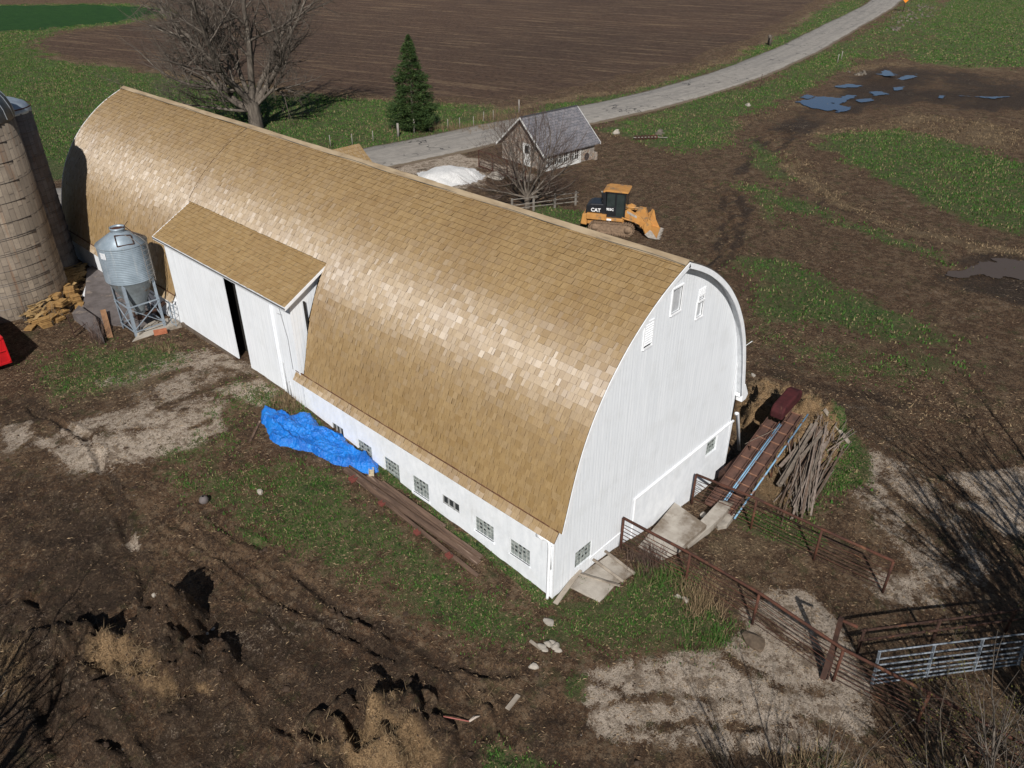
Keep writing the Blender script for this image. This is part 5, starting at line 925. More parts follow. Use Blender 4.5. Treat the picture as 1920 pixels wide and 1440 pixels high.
def bare_tree(name, base, label, seed, L0, r0, lv, cfg, lean=(0, 0, 1), mt=BARK, mtw=TWIG, limbs=None, buds=None, group=None, cat='tree'):
    rr = random.Random(seed); out = [Tubes(), Tubes(), Tubes()]; tips = [] if buds else None; o = thing(name, label, cat, base, 0, group); b = V(*base)-V(0, 0, .15)
    if limbs is None: grow(rr, out, b, V(*lean)/np.linalg.norm(lean), L0, r0, 0, lv, cfg, tips)
    else:
        for (d, L, r, hh) in limbs: d = V(*d); grow(rr, out, b+V(0, 0, hh), d/np.linalg.norm(d), L, r, 1, lv, cfg, tips)
        if L0: out[0].seg(b, b+V(0, 0, L0), r0*1.25, r0, 10)
    if name in ('sapling', 'shrub') or 'outside' in label:
        for q in out[1:]:
            out[0].v += q.v; out[0].f += [f_+out[0].n for f_ in q.f]; out[0].n += q.n
        out[0].build('stems', mt, o, base)
    else: out[0].build('trunk', mt, o, base); out[1].build('branches', mt, o, base); out[2].build('twigs', mtw, o, base)
    if buds:
        vs = []; n = 0
        for (p, d) in tips:
            for j in range(buds[1]):
                q = p+V(rr.gauss(0, .06), rr.gauss(0, .06), rr.gauss(0, .06)); s = buds[2]*rr.uniform(.5, 1.2); a = V(rr.gauss(0, 1), rr.gauss(0, 1), rr.gauss(0, 1)); a /= np.linalg.norm(a); c = np.cross(a, V(.2, .5, .8)); c /= np.linalg.norm(c); vs += [q-a*s, q+c*s*.5, q+a*s, q-c*s*.5]; n += 1
        link(mesh_np('buds', np.array(vs)-np.array(base), np.arange(4*n).reshape(-1, 4)), 'buds', buds[0], o)
    return o
bt = onground(478, 246); bt = V(29.4, 66.9, -1.0)
cfgB = dict(wig=.13, up=.05, tap=.45, n=[4, 7, 5, 4, 4], f0=[.4, .22, .2, .1, .1], ang=[(20, 50), (28, 62), (30, 65), (25, 60), (20, 60)], len=[(.8, 1), (.38, .62), (.45, .72), (.45, .75), (.4, .7)], rr=[.7, .55, .55, .55, .6], thick=1)
r2 = lambda a, b: rt*a+V(0, 0, 1)*b
limbs = [(tuple(rt*-.50+V(.1, .2, 1)), 10.5, .46, 2.0), (tuple(rt*-.02+V(-.1, -.1, 1)), 11.5, .38, 2.4), (tuple(rt*.72+V(0, .1, .85)), 9.2, .36, 2.1), (tuple(rt*.28+V(.3, .3, 1)), 11., .32, 2.6), (tuple(rt*-.95+V(0, 0, .72)), 10., .30, 2.0), (tuple(rt*-1.0+V(.3, -.5, .30)), 9., .24, 1.8), (tuple(rt*.95+V(-.3, .2, .42)), 6.2, .19, 2.2), (tuple(rt*-.65+V(-.4, -.4, 1.)), 10.5, .30, 2.3), (tuple(rt*-.2+V(.3, .3, .95)), 11., .28, 2.5), (tuple(rt*-1.0+V(-.2, .3, .14)), 8., .18, 2.0)]
bare_tree('bare_tree', bt, 'huge bare spreading tree behind the left end of the barn roof', 5, 2.9, .62, 5, cfgB, limbs=limbs)
st = V(30.15, 28.5, -1.0)
cfgS = dict(wig=.12, up=.07, tap=.4, n=[3, 6, 6, 5], f0=[.3, .25, .15, .1], ang=[(20, 40), (22, 50), (25, 50), (20, 50)], len=[(.8, 1), (.5, .8), (.5, .75), (.45, .7)], rr=[.7, .5, .5, .5], thick=1)
limbs = [(tuple(rt*a+fw*b*.6+V(0, 0, c)), L*1.65, .10, 1.0) for a, b, c, L in [(-.5, .2, 1, 2.6), (.1, -.2, 1, 2.8), (.6, .1, 1, 2.6), (-1., -.1, .8, 2.3), (1., .2, .8, 2.3), (-.2, .6, 1, 2.6), (.3, -.6, .9, 2.3), (-.8, -.6, .5, 1.9), (.9, -.5, .5, 1.9), (1.1, .1, .3, 1.7), (-1.2, .2, .3, 1.8)]]
bare_tree('small_tree', st, 'small bare many-stemmed tree in front of the stone shed', 8, 1.3, .19, 4, cfgS, limbs=limbs, mtw=TWIGR)
BUD = mat('yellow_green_buds', (.17, .16, .035), (.11, .10, .025), 3, .7, 0)
cfgP = dict(wig=.06, up=.05, tap=.3, n=[5, 4, 3, 2], f0=[.2, .15, .1, .1], ang=[(18, 42), (20, 45), (20, 50), (20, 50)], len=[(.35, .6), (.4, .7), (.4, .7), (.4, .7)], rr=[.42, .5, .5, .5], thick=0)
PALEB = mat('pale_bark', (.135, .112, .088), (.07, .058, .045), 4, .9, .3, stretch=(1, 1, .3))
# saplings whose tops reach into the lower right corner; their trunks stand below the frame
k = 0
def stems(n, L, r, sp, seed, lean=(0, 0)):
    q = random.Random(seed); return [((lean[0]+q.uniform(-sp, sp), lean[1]+q.uniform(-sp, sp), 1.), L*q.uniform(.7, 1.1), r*q.uniform(.6, 1.1), .1) for _ in range(n)]
for (x_, y_, n, L, r, sp, bd, tw_) in [(2.6, -12.9, 3, 3.6, .05, .30, 6, 3), (3.9, -13.3, 3, 4.2, .06, .28, 6, 3), (5.2, -14.2, 4, 4.8, .075, .30, 7, 3), (6.6, -14.6, 4, 5.2, .085, .30, 7, 3), (8.2, -15.0, 3, 5.2, .09, .3, 6, 3), (1.6, -11.9, 3, 3., .04, .35, 5, 3), (9.8, -15.2, 3, 5.6, .10, .3, 5, 3)]:
    bare_tree('sapling', V(x_, y_, gz(x_, y_)), 'thin budding multi-stemmed sapling rising at the lower right corner of the photo', 20+k, 0, r, 4, cfgP, mt=PALEB, mtw=PALEB, limbs=stems(max(n-1, 2), L, r, sp, 20+k), buds=(BUD, bd, .024), group='saplings at the lower right corner'); k += 1
for (x_, y_, n, L, r) in [(-.1, -9.2, 4, 1.7, .022), (1.4, -11.2, 3, 2.1, .026), (-1.9, -7.7, 5, 1.2, .018)]:
    bare_tree('shrub', V(x_, y_, gz(x_, y_)), 'leafless twiggy shrub at the bottom edge right of the pale slab', 60+k, 0, r, 3, cfgP, mt=PALEB, mtw=PALEB, limbs=stems(n, L, r, .45, 60+k), group='shrubs at the bottom edge'); k += 1
# trees standing outside the frame, seen through their shadows on the yard
cfgO = dict(wig=.07, up=.06, tap=.5, n=[6, 5, 4, 3], f0=[.25, .2, .15, .1], ang=[(15, 38), (16, 38), (20, 48), (20, 50)], len=[(.5, .8), (.5, .8), (.5, .75), (.5, .7)], rr=[.55, .55, .5, .5], thick=1)
for (x_, y_, n, L, r, sp, lb) in [(-16.6, 6.4, 6, 3.8, .085, .42, 'bare tree outside the left edge casting fan-shaped shadows on the mud'), (-18.2, 3.6, 8, 5.0, .11, .36, 'bare tree farther outside the left edge casting soft branch shadows'), (9.2, -13.7, 6, 5.8, .15, .5, 'bare tree outside the right edge casting long thick branch shadows'), (12.2, -14.2, 5, 6.6, .16, .42, 'taller bare tree outside the right edge beside its neighbour'), (-3.4, -10.2, 7, 3.2, .06, .50, 'bare tree outside the bottom edge casting shadows on the pale slab'), (4.2, -15.0, 8, 4.6, .11, .42, 'bare tree outside the lower right corner, behind the saplings'), (1.2, -12.6, 7, 3.6, .07, .45, 'bare tree outside the bottom edge below the saplings'), (6.6, -16.0, 7, 6.0, .13, .4, 'bare tree outside the lower right corner, the farthest down')]:
    bare_tree('bare_tree', V(x_, y_, gz(x_, y_)), lb, 90+k, 0, r, 3, cfgO, limbs=stems(n, L, r, sp, 90+k)); k += 1

# spruce
sp = V(40.5, 54.2, -1.0); so = thing('spruce_tree', 'dark green cone-shaped spruce standing across the road', 'tree', sp); tb = Tubes(); tb.seg(sp, sp+V(0, 0, 8.6), .16, .03, 8); tb.build('trunk', BARK, so, sp)
vs = []; cl = []; Hs = 9.3; prf = lambda h: 2.25*np.interp(h, [0, .05, .12, .25, .5, .75, .9, 1], [.55, .9, 1.02, .95, .70, .42, .22, .03])
rr = random.Random(3)
for k in range(950):
    h = rr.random()**1.25; a = rr.uniform(0, 2*pi); R0 = prf(h)*(1+.20*sin(a*3+h*9)+.14*sin(a*2-h*17)+rr.gauss(0, .13)); z0 = .35+h*(Hs-.4); dirr = V(cos(a), sin(a), 0); tipd = dirr+V(0, 0, rr.uniform(-.15, .35)); nseg = int(10+26*R0/2.2)
    for j in range(nseg):
        f = .35+.65*rr.random()**.6; sp_ = .30*(R0/2.2)+.09; c = sp+dirr*R0*f+V(-sin(a), cos(a), 0)*rr.gauss(0, sp_*.6)+V(0, 0, z0+(f-.7)*R0*.25*tipd[2]+rr.gauss(0, .07)); s = rr.uniform(.10, .21)
        t1 = tipd+V(rr.gauss(0, .5), rr.gauss(0, .5), rr.gauss(0, .4)); t1 /= np.linalg.norm(t1); t2 = np.cross(t1, V(rr.gauss(0, 1), rr.gauss(0, 1), rr.gauss(0, 1))); t2 /= np.linalg.norm(t2); vs += [c-t1*s*.6-t2*s*.22, c-t1*s*.6+t2*s*.22, c+t1*s]; cl += [rr.random()]*3
t = NT('spruce_needles'); sc_ = t.n('ShaderNodeSeparateColor'); t.ln(attr(t, 'tone'), sc_.inputs[0]); c = t.mix(sc_.outputs[0], (.018, .042, .014), (.055, .085, .022)); NEED = t.fin(c, .7, .2)
me = mesh_np('foliage', np.array(vs)-sp, tris=np.arange(len(vs)).reshape(-1, 3)); cl = np.array(cl); setcol(me, 'tone', np.stack([cl, cl, cl, np.ones_like(cl)], 1)); link(me, 'crown', NEED, so)

# ------------------------------------------------------------------ stone shed
SA = -.0769; SO = V(38.73, 34.04, -1.05); sh = thing('stone_shed', 'small stone shed with grey slate roof and white windows beside the road', 'shed', SO, SA); LW, WW, HE, HR = 6.36, 5.85, 1.66, 4.22; sl = (HR-HE)/(WW/2)
def stone():
    t = NT('field_stone'); v = t.n('ShaderNodeTexVoronoi'); v.inputs['Scale'].default_value = 2.6; t.ln(t.mp((1, 1, 1.3)), v.inputs['Vector']); e = t.n('ShaderNodeTexVoronoi', feature='DISTANCE_TO_EDGE'); e.inputs['Scale'].default_value = 2.6; t.ln(t.mp((1, 1, 1.3)), e.inputs['Vector'])
    s = t.n('ShaderNodeSeparateColor'); t.ln(v.outputs['Color'], s.inputs[0]); c = t.mix(s.outputs[0], (.26, .17, .12), (.20, .18, .16)); c = t.mix(t.ma('MULTIPLY', s.outputs[1], .5), c, (.34, .29, .23)); g = t.mr(e.outputs[0], .02, .08); c = t.mix(g, (.36, .33, .29), c); b = t.bump(g, .7, .04); t.bump(t.noise(12), .4, .02, b); return t.fin(c, .92, .2)
STN = stone(); SHW = mat('shed_white', (.72, .72, .70), (.52, .51, .48), 6, .8, .2, c3=(.3, .27, .23), t3=(.6, .7))
def slate():
    t = NT('grey_slate'); br = t.n('ShaderNodeTexBrick'); br.offset = .5; br.inputs['Scale'].default_value = 1.; br.inputs['Brick Width'].default_value = .42; br.inputs['Row Height'].default_value = .27; br.inputs['Mortar Size'].default_value = .018; br.inputs['Color1'].default_value = (.125, .125, .14, 1); br.inputs['Color2'].default_value = (.175, .165, .175, 1); br.inputs['Mortar'].default_value = (.05, .05, .055, 1)
    uv = t.n('ShaderNodeUVMap'); t.ln(uv.outputs[0], br.inputs['Vector']); c = t.mix(t.ma('MULTIPLY', t.mr(t.noise(3, 5, .7), .45, .7), .6), br.outputs[0], (.26, .24, .24)); c = t.mix(t.ma('MULTIPLY', t.mr(t.noise(1.2, 4), .5, .7), .4), c, (.09, .085, .085)); t.bump(br.outputs[1], -.7, .02); return t.fin(c, .75, .35)
SLT = slate(); mb = MB(); WH = [(.12, 4.35, .38, 1.42)]
cellwall(mb, [0, LW], -.2, lambda u: HE, WH, lambda u, z, d: (u, d, z), .15, 0); mb.add([(0, WW, -.2), (LW, WW, -.2), (LW, WW, HE), (0, WW, HE)], [(0, 1, 2, 3)])
GHl = [(2.05, 2.95, .0, 2.0)]
cellwall(mb, list(np.linspace(0, WW, 7))+[WW/2], -.2, lambda u: HE+sl*min(u, WW-u), GHl, lambda u, z, d: (d, u, z), .15, 0); cellwall(mb, list(np.linspace(0, WW, 7))+[WW/2], -.2, lambda u: HE+sl*min(u, WW-u), [], lambda u, z, d: (LW-d, u, z), .15, 0)
mb.build('wall', STN, sh, local=True, fix=False)
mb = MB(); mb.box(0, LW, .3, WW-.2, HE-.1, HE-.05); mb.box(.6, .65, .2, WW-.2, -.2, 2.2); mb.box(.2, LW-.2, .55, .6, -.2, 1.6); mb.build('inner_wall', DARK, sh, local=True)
og, oe = .5, .28
for sg in (0, 1):
    mb = MB(); f = (lambda y: y) if sg == 0 else (lambda y: WW-y); P = [(f(-oe), HE-sl*oe), (f(WW/2), HR), (f(WW/2), HR+.13), (f(-oe), HE-sl*oe+.13)]
    mb.add([(-og, y, z) for y, z in P]+[(LW+og, y, z) for y, z in P], [(0, 1, 2, 3), (4, 7, 6, 5), (0, 4, 5, 1), (3, 2, 6, 7), (0, 3, 7, 4)]); o = mb.build('roof', SLT, sh, local=True)
    ul = o.data.uv_layers.new(name='UVMap'); ss_ = sqrt(1+sl*sl)
    for lp in o.data.loops: v = o.data.vertices[lp.vertex_index].co; ul.data[lp.index].uv = (v.x, v.y*ss_)
mb = MB()
for x0 in (-og-.04, LW+og):
    for sg in (0, 1):
        mb = MB(); f = (lambda y: y) if sg == 0 else (lambda y: WW-y); P = [(f(-oe-.02), HE-sl*oe-.06), (f(WW/2), HR-.03), (f(WW/2), HR+.15), (f(-oe-.02), HE-sl*oe+.14)]; mb.add([(x0, y, z) for y, z in P]+[(x0+.04, y, z) for y, z in P], [(0, 1, 2, 3), (4, 7, 6, 5), (0, 4, 5, 1), (3, 2, 6, 7), (0, 3, 7, 4), (1, 5, 6, 2)]); mb.build('barge_board', SHW, sh, local=True)
mb = MB(); mb.box(-og, LW+og, WW/2-.1, WW/2+.1, HR+.125, HR+.16); mb.build('ridge_tile', mat('dark_ridge', (.08, .08, .085), (.05, .05, .055), 5, .7, .1), sh, local=True)
mb = MB(); mb.box(.0, 4.5, -.05, -.005, .02, .36); mb.box(.0, .12, -.06, .05, .02, 1.5); mb.box(4.35, 4.5, -.06, .05, .02, 1.5); mb.box(.0, 4.5, -.06, .04, 1.42, 1.52); mb.build('window_surround', SHW, sh, local=True)
for k in range(3):
    x0 = .16+k*1.42; mb = MB(); mb.box(x0, x0+1.3, -.02, .03, .38, .46); mb.box(x0, x0+1.3, -.02, .03, 1.34, 1.42); mb.box(x0, x0+.08, -.02, .03, .46, 1.34); mb.box(x0+1.22, x0+1.3, -.02, .03, .46, 1.34); mb.box(x0+.61, x0+.69, -.02, .03, .46, 1.34)
    for q in (.35, .95): mb.box(x0+q-.015, x0+q+.015, -.01, .02, .46, 1.34)
    mb.box(x0+.08, x0+1.22, -.01, .02, .88, .91); o = mb.build('window', SHW, sh, local=True); mb = MB(); mb.box(x0+.05, x0+1.25, .05, .06, .42, 1.4); mb.build('pane', GLS, o, local=True)
mb = MB(); mb.box(-.05, .03, 2.0, 2.1, 0, 2.05); mb.box(-.05, .03, 2.9, 3.0, 0, 2.05); mb.box(-.05, .03, 2.1, 2.9, 1.95, 2.05); mb.box(-.02, .02, 2.1, 2.9, 0, 1.15); mb.box(-.02, .02, 2.1, 2.9, 1.85, 1.95); mb.box(-.02, .02, 2.1, 2.2, 1.15, 1.85); mb.box(-.02, .02, 2.8, 2.9, 1.15, 1.85); o = mb.build('door', SHW, sh, local=True); mb = MB(); mb.box(.05, .06, 2.1, 2.9, 1.1, 1.9); mb.build('pane', GLS, o, local=True)
mb = MB(); mb.lathe((0, 0, 0), [(.33, 0), (.02, 0)], 16); mb.v = [(5.35+v[0], -.012, .42+v[1]*1.1) for v in mb.v]; mb.build('low_opening', mat('dark_brown', (.06, .05, .045), (.04, .03, .03), 4, .9, 0), sh, local=True, fix=False)
mb = MB(); mb.box(6.1, 6.38, -.45, .0, -.2, .75); mb.build('buttress', STN, sh, local=True, bevel=.05); mb = MB(); mb.box(4.5, LW, -.02, -.003, 1.46, 1.66); mb.build('dark_lintel', mat('dark_brown', (.06, .05, .045)), sh, local=True)

# rusty gate, rail fence, gravel heap near the shed
A = at(898, 314); B = at(985, 345); A = V(*A); B = V(*B)
gt = thing('rusty_gate', 'rusty tube gate standing beside the stone shed', 'gate', A); hh_ = 1.55
for s_ in (0, .30, .62, 1.): mb = MB(); q = A+(B-A)*s_; mb.bar(q+V(0, 0, .05), q+V(0, 0, hh_), .09, .05); mb.build('upright', RUST, gt)
for z_ in (.15, .35, .6, .9, 1.2, 1.53): mb = MB(); mb.bar(A+V(0, 0, z_), B+V(0, 0, z_), .035 if 0.15 < z_ < 1.5 else .08); mb.build('bar', RUST if z_ in (.15, 1.53) else RUSTD, gt)
A = onground(960, 400); B = onground(1080, 384); rfe = thing('rail_fence', 'weathered whitish rail fence behind the small bare tree', 'fence', A); WR = mat('whitish_rail', (.27, .245, .21), (.16, .14, .12), 4, .85, .3)
for s_ in (0, .33, .66, .99): mb = MB(); q = A+(B-A)*s_; mb.bar(q-V(0, 0, .1), q+V(0, 0, 1.15), .12); mb.build('post', WR, rfe)
for z_ in (.3, .62, 1.0): mb = MB(); mb.bar(A+V(0, 0, z_+R_.uniform(-.1, .1)), B+V(0, 0, z_+R_.uniform(-.1, .1))+(B-A)*.03, .03, .055); mb.build('rail', WR, rfe)
gc_ = at(838, 332); n = 60; a = np.linspace(-3.6, 3.6, n); XX, YY = np.meshgrid(a, a); xx = XX.ravel(); yy = YY.ravel(); q = np.hypot(xx/1.15, yy)/2.9+(fbm(xx/.9+9, yy/.9, 71)-.5)*.35; zz = .75*sm((1.0-q)/.75)+(fbm(xx/.25, yy/.25, 72)-.5)*.07*(q < 1); keep = q < 1.04
ii = np.arange(n*n).reshape(n, n); F = np.stack([ii[:-1, :-1], ii[:-1, 1:], ii[1:, 1:], ii[1:, :-1]], -1).reshape(-1, 4); F = F[keep[F].all(1)]; us, inv = np.unique(F, return_inverse=True); gxx = xx[us]+gc_[0]; gyy = yy[us]+gc_[1]
GRV = mat('white_gravel', (.66, .65, .63), (.50, .49, .47), 9, .95, .6, 30); me = mesh_np('gravel', np.stack([xx[us], yy[us], hgt(gxx, gyy)+zz[us]+1.0+.0], 1), inv.reshape(-1, 4), smooth=True); tag(link(me, 'gravel_pile', GRV, loc=(gc_[0], gc_[1], -1.0)), 'low pile of bright white gravel between the barn roof and the road', 'gravel pile')

# ------------------------------------------------------------------ track loader
YEL = mat('machine_yellow', (.50, .25, .072), (.40, .19, .055), 2.5, .6, .1, c3=(.22, .145, .08), t3=(.52, .64)); BLK = mat('machine_black', (.018, .020, .024), (.012, .013, .015), 3, .38, .05, spec=.5); MUDY = mat('muddy_track', (.27, .185, .12), (.15, .10, .065), 6, .9, .5, 20); CGL = mat('cab_glass', (.03, .04, .04), (.02, .03, .028), 3, .08, 0, spec=.8); WLB = mat('worn_steel', (.42, .38, .33), (.28, .25, .215), 5, .6, .3)
ld_ = thing('track_loader', 'yellow and black tracked loader parked with its bucket lowered behind the barn', 'loader', V(31.0, 20.6, -.98), radians(-63)); K = .96
def B_(mb, n, m, par=ld_, bev=.0): mb.v = [(a*K, b*K, c*K) for a, b, c in mb.v]; return mb.build(n, m, par, local=True, bevel=bev)
for sy in (-1, 1):
    pts = []; r0 = .42
    for a in np.linspace(-pi/2, pi/2, 10): pts.append((1.15+r0*cos(a), .46+r0*sin(a)))
    for a in np.linspace(pi/2, 3*pi/2, 10): pts.append((-1.35+r0*.95*cos(a), .44+r0*.92*sin(a)))
    L = []; P = pts+[pts[0]]
    for p, q in zip(P[:-1], P[1:]):
        m_ = max(1, int(np.hypot(q[0]-p[0], q[1]-p[1])/.17)); L += [(p[0]+(q[0]-p[0])*i/m_, p[1]+(q[1]-p[1])*i/m_, q[0]-p[0], q[1]-p[1]) for i in range(m_)]
    mb = MB(); y0 = sy*1.02
    mb.prism([(x_, z_) for x_, z_ in pts], lambda x_, z_: (x_*.985-.0, y0-.16, z_*.97+.01), lambda x_, z_: (x_*.985, y0+.16, z_*.97+.01)); mb.build
    for (x_, z_, dx, dz) in L:
        l = np.hypot(dx, dz) or 1; d = (dx/l, 0, dz/l); nrm = (dz/l, 0, -dx/l); mb.frame((x_+nrm[0]*.03, y0, z_+nrm[2]*.03), (d, (0, 1, 0), nrm), (.06, .25, .018)); mb.frame((x_+nrm[0]*.06, y0, z_+nrm[2]*.06), (d, (0, 1, 0), nrm), (.012, .25, .03))
    o = B_(mb, 'track', MUDY); mb = MB(); mb.box(-1.2, 1.05, y0+sy*.17-.02, y0+sy*.17+.02, .28, .62); B_(mb, 'track_frame', MUDY, o)
    for xc in (-1.35, 1.15): mb = MB(); mb.lathe((0, 0, 0), [(.0, .2), (.28, .2), (.28, .17)], 18); mb.v[-54:] = [(xc+v[0], y0+sy*v[2], .46+v[1]) for v in mb.v[-54:]]; B_(mb, 'sprocket', MUDY, o)
    mb = MB(); mb.box(-.35, -.2, y0+sy*.1-.1, y0+sy*.1+.14, .86, .96); B_(mb, 'carrier_roller', MUDY, o)
mb = MB(); mb.box(-2.0, .75, -.76, .76, .55, 1.18); mb.box(-2.05, -.55, -.98, .98, .98, 1.42); mb.box(-.55, .7, -.98, .98, .98, 1.2); B_(mb, 'chassis', YEL, bev=.03)
mb = MB(); mb.prism([(-2.5, .5), (-2.02, .45), (-2.02, 1.35), (-2.38, 1.30)], lambda x_, z_: (x_, -.85, z_), lambda x_, z_: (x_, .85, z_)); B_(mb, 'counterweight', YEL, bev=.05)
mb = MB(); mb.prism([(-2.2, 1.12), (-2.12, 1.98), (-1.8, 2.12), (-.75, 2.16), (-.75, 1.43), (-2.0, 1.43)], lambda x_, z_: (x_, -.78, z_), lambda x_, z_: (x_, .78, z_)); B_(mb, 'engine_hood', BLK, bev=.07)
mb = MB(); mb.tube([(-1.15, .28, 2.1), (-1.15, .28, 2.7), (-1.22, .28, 2.8)], .05, 8); mb.tube([(-.95, -.3, 2.1), (-.95, -.3, 2.32)], .12, 10); B_(mb, 'exhaust_stack', WLB)
mb = MB(); mb.prism([(-.95, 1.22), (-.85, 2.2), (-1.05, 2.95), (-.8, 3.12), (-.68, 3.12), (-.62, 1.22)], lambda x_, z_: (x_, -.80, z_), lambda x_, z_: (x_, .80, z_))
for yy in (-.80, .74): mb.box(-.62, .82, yy, yy+.06, 1.2, 1.62 if False else 1.3); mb.box(.72, .82, yy, yy+.06, 1.3, 3.1); mb.box(.02, .12, yy, yy+.06, 1.3, 3.1); mb.box(-.62, .82, yy, yy+.06, 3.0, 3.12); mb.box(-.62, .02, yy, yy+.06, 1.3, 2.0)
mb.box(.76, .82, -.74, .74, 1.2, 1.35); mb.box(-.6, .8, -.74, .74, 1.2, 1.28); B_(mb, 'cab', BLK, bev=.02)
mb = MB(); mb.box(.13, .71, -.775, -.765, 1.32, 2.98); mb.box(-.6, .01, -.775, -.765, 2.02, 2.98); mb.box(.13, .71, .765, .775, 1.32, 2.98); mb.box(-.6, .01, .765, .775, 2.02, 2.98); mb.box(.79, .80, -.72, .72, 1.36, 2.98); B_(mb, 'cab_glass', CGL)
mb = MB(); mb.box(-.2, .3, -.25, .25, 1.3, 1.75); mb.box(-.25, -.1, -.25, .25, 1.75, 2.35); B_(mb, 'seat', mat('seat_green', (.10, .16, .12), (.06, .09, .07), 4, .8, 0), bev=.04)
mb = MB(); mb.prism([(-.86, 3.05), (-.7, 3.14), (.92, 3.12), (.98, 3.17), (.9, 3.24), (-.66, 3.27), (-.92, 3.16)], lambda x_, z_: (x_, -.86, z_), lambda x_, z_: (x_, .86, z_)); mb.box(-.02, .0, -.84, .84, 3.24, 3.28); B_(mb, 'cab_roof', YEL, bev=.03)
for sy in (-1, 1):
    mb = MB(); y0 = sy*.62; mb.prism([(.75, 1.75), (1.05, 1.95), (2.05, 1.35), (2.75, .45), (2.6, .2), (2.25, .45), (1.55, 1.05), (.7, 1.3)], lambda x_, z_: (x_, y0-.07, z_), lambda x_, z_: (x_, y0+.07, z_)); B_(mb, 'lift_arm', YEL, bev=.02)
    mb = MB(); mb.tube([(.6, y0+sy*.16, 1.25), (1.5, y0+sy*.16, 1.05)], .07, 8); mb.tube([(1.5, y0+sy*.16, 1.05), (2.0, y0+sy*.16, .85)], .04, 8); B_(mb, 'lift_cylinder', YEL)
mb = MB(); mb.prism([(1.5, 1.5), (1.75, 1.95), (2.25, 1.9), (2.55, 1.2), (2.35, .9), (1.9, 1.2)], lambda x_, z_: (x_, -.18, z_), lambda x_, z_: (x_, .18, z_)); mb.tube([(.8, 0, 1.85), (1.7, 0, 1.85)], .08, 8); mb.tube([(.85, 0, 2.0), (1.2, .0, 2.12), (1.5, 0, 2.0)], .03, 6); B_(mb, 'tilt_linkage', YEL, bev=.02)
mb = MB(); mb.box(.95, 1.7, -.70, -.695, 1.5, 1.68); mb.v = [(a, b, c-(a-.95)*.45+.12) for a, b, c in mb.v]; B_(mb, 'arm_decal', WLB)
prb = [(2.62, 1.42), (2.32, 1.05), (2.28, .68), (2.45, .32), (2.75, .12), (3.3, .06)]; pri = [(x_+.06, z_+.03) for x_, z_ in prb]
mb = MB(); n = len(prb)
for i in range(n-1):
    (x0, z0), (x1, z1) = prb[i], prb[i+1]; mb.add([(x0, -1.2, z0), (x1, -1.2, z1), (x1, 1.2, z1), (x0, 1.2, z0), (x0+.05, -1.2, z0+.04), (x1+.05, -1.2, z1+.04), (x1+.05, 1.2, z1+.04), (x0+.05, 1.2, z0+.04)], [(0, 1, 2, 3), (4, 7, 6, 5), (0, 4, 5, 1), (3, 2, 6, 7)])
for sy in (-1.2, 1.16): mb.prism(prb+[(2.95, .7), (2.75, 1.42)], lambda x_, z_: (x_, sy, z_), lambda x_, z_: (x_, sy+.04, z_))
mb.box(2.56, 2.68, -1.22, 1.22, 1.38, 1.48); o = B_(mb, 'bucket', YEL)
for k in range(7): mb = MB(); y_ = -1.1+k*.366; mb.prism([(2.56, 1.40), (2.22, 1.05), (2.2, .70), (2.30, .70), (2.34, 1.04), (2.62, 1.4)], lambda x_, z_: (x_, y_-.02, z_), lambda x_, z_: (x_, y_+.02, z_)); B_(mb, 'rib', YEL, o)
mb = MB(); mb.prism([(2.45, .3), (2.75, .08), (3.35, .02), (3.35, .07), (2.95, .6), (2.8, .68)], lambda x_, z_: (x_, -1.225, z_), lambda x_, z_: (x_, -1.205, z_)); mb.box(3.2, 3.42, -1.2, 1.2, .03, .07); B_(mb, 'cutting_edge', WLB, o)
mb = MB()
for k in range(8): y_ = -1.12+k*.32; mb.prism([(3.36, 0.0), (3.62, .03), (3.36, .12)], lambda x_, z_: (x_, y_-.05, z_), lambda x_, z_: (x_, y_+.05, z_))
B_(mb, 'teeth', WLB, o)
mb = MB(); mb.box(-1.85, -.65, -.985, -.982, 1.0, 1.02); 
def text(s, size, loc, par, m, name, rot=(pi/2, 0, 0)):
    cu = bpy.data.curves.new(name, 'FONT'); cu.body = s; cu.size = size; cu.extrude = .004; cu.offset = .008; tmp = bpy.data.objects.new(name+'_tmp', cu); COL.objects.link(tmp); bpy.context.view_layer.update(); me = bpy.data.meshes.new_from_object(tmp.evaluated_get(bpy.context.evaluated_depsgraph_get())); bpy.data.objects.remove(tmp); me.name = name; me.materials.clear(); return link(me, name, m, par, loc, rot)
WHT = mat('white_decal', (.85, .85, .84), (.8, .8, .79), 3, .6, 0)
text('CAT', .36, (-1.68, -.825, 1.50), ld_, WHT, 'lettering'); text('953C', .24, (-.56, -.845, 1.68), ld_, WHT, 'lettering'); mb = MB(); mb.box(-.5, -.15, -1.0, -.99, 1.02, 1.16); B_(mb, 'data_plate', WHT)

# ------------------------------------------------------------------ roadside things
def fpost(px, h, r, label, m=WOODG, name='fence_post', grp='posts of the roadside fence', lean=0.):
    p = onground(*px); mb = MB(); mb.tube([p-V(0, 0, .2), p+V(lean, 0, h)], [r, r*.9], 7); return tag(mb.build(name, m, loc=p), label, 'post', grp)
GP = mat('grey_post', (.27, .245, .215), (.16, .145, .125), 4, .9, .3, stretch=(1, 1, .3))
fpost((747, 256), 1.35, .13, 'thick grey wooden post left of the spruce foot', GP, grp=None); o = fpost((777, 250), 1.45, .10, 'brown post with a round top right in front of the spruce', GP, grp=None)
for px in [(620, 275), (840, 243), (862, 240), (888, 238), (907, 229), (925, 226), (806, 247), (700, 266), (661, 272)]: fpost(px, 1.1, .045, 'thin post of the wire fence along the road, standing in dry grass', GP)
fpost((973, 212), 1.5, .09, 'grey wooden post by the field track beyond the shed', GP, grp=None)
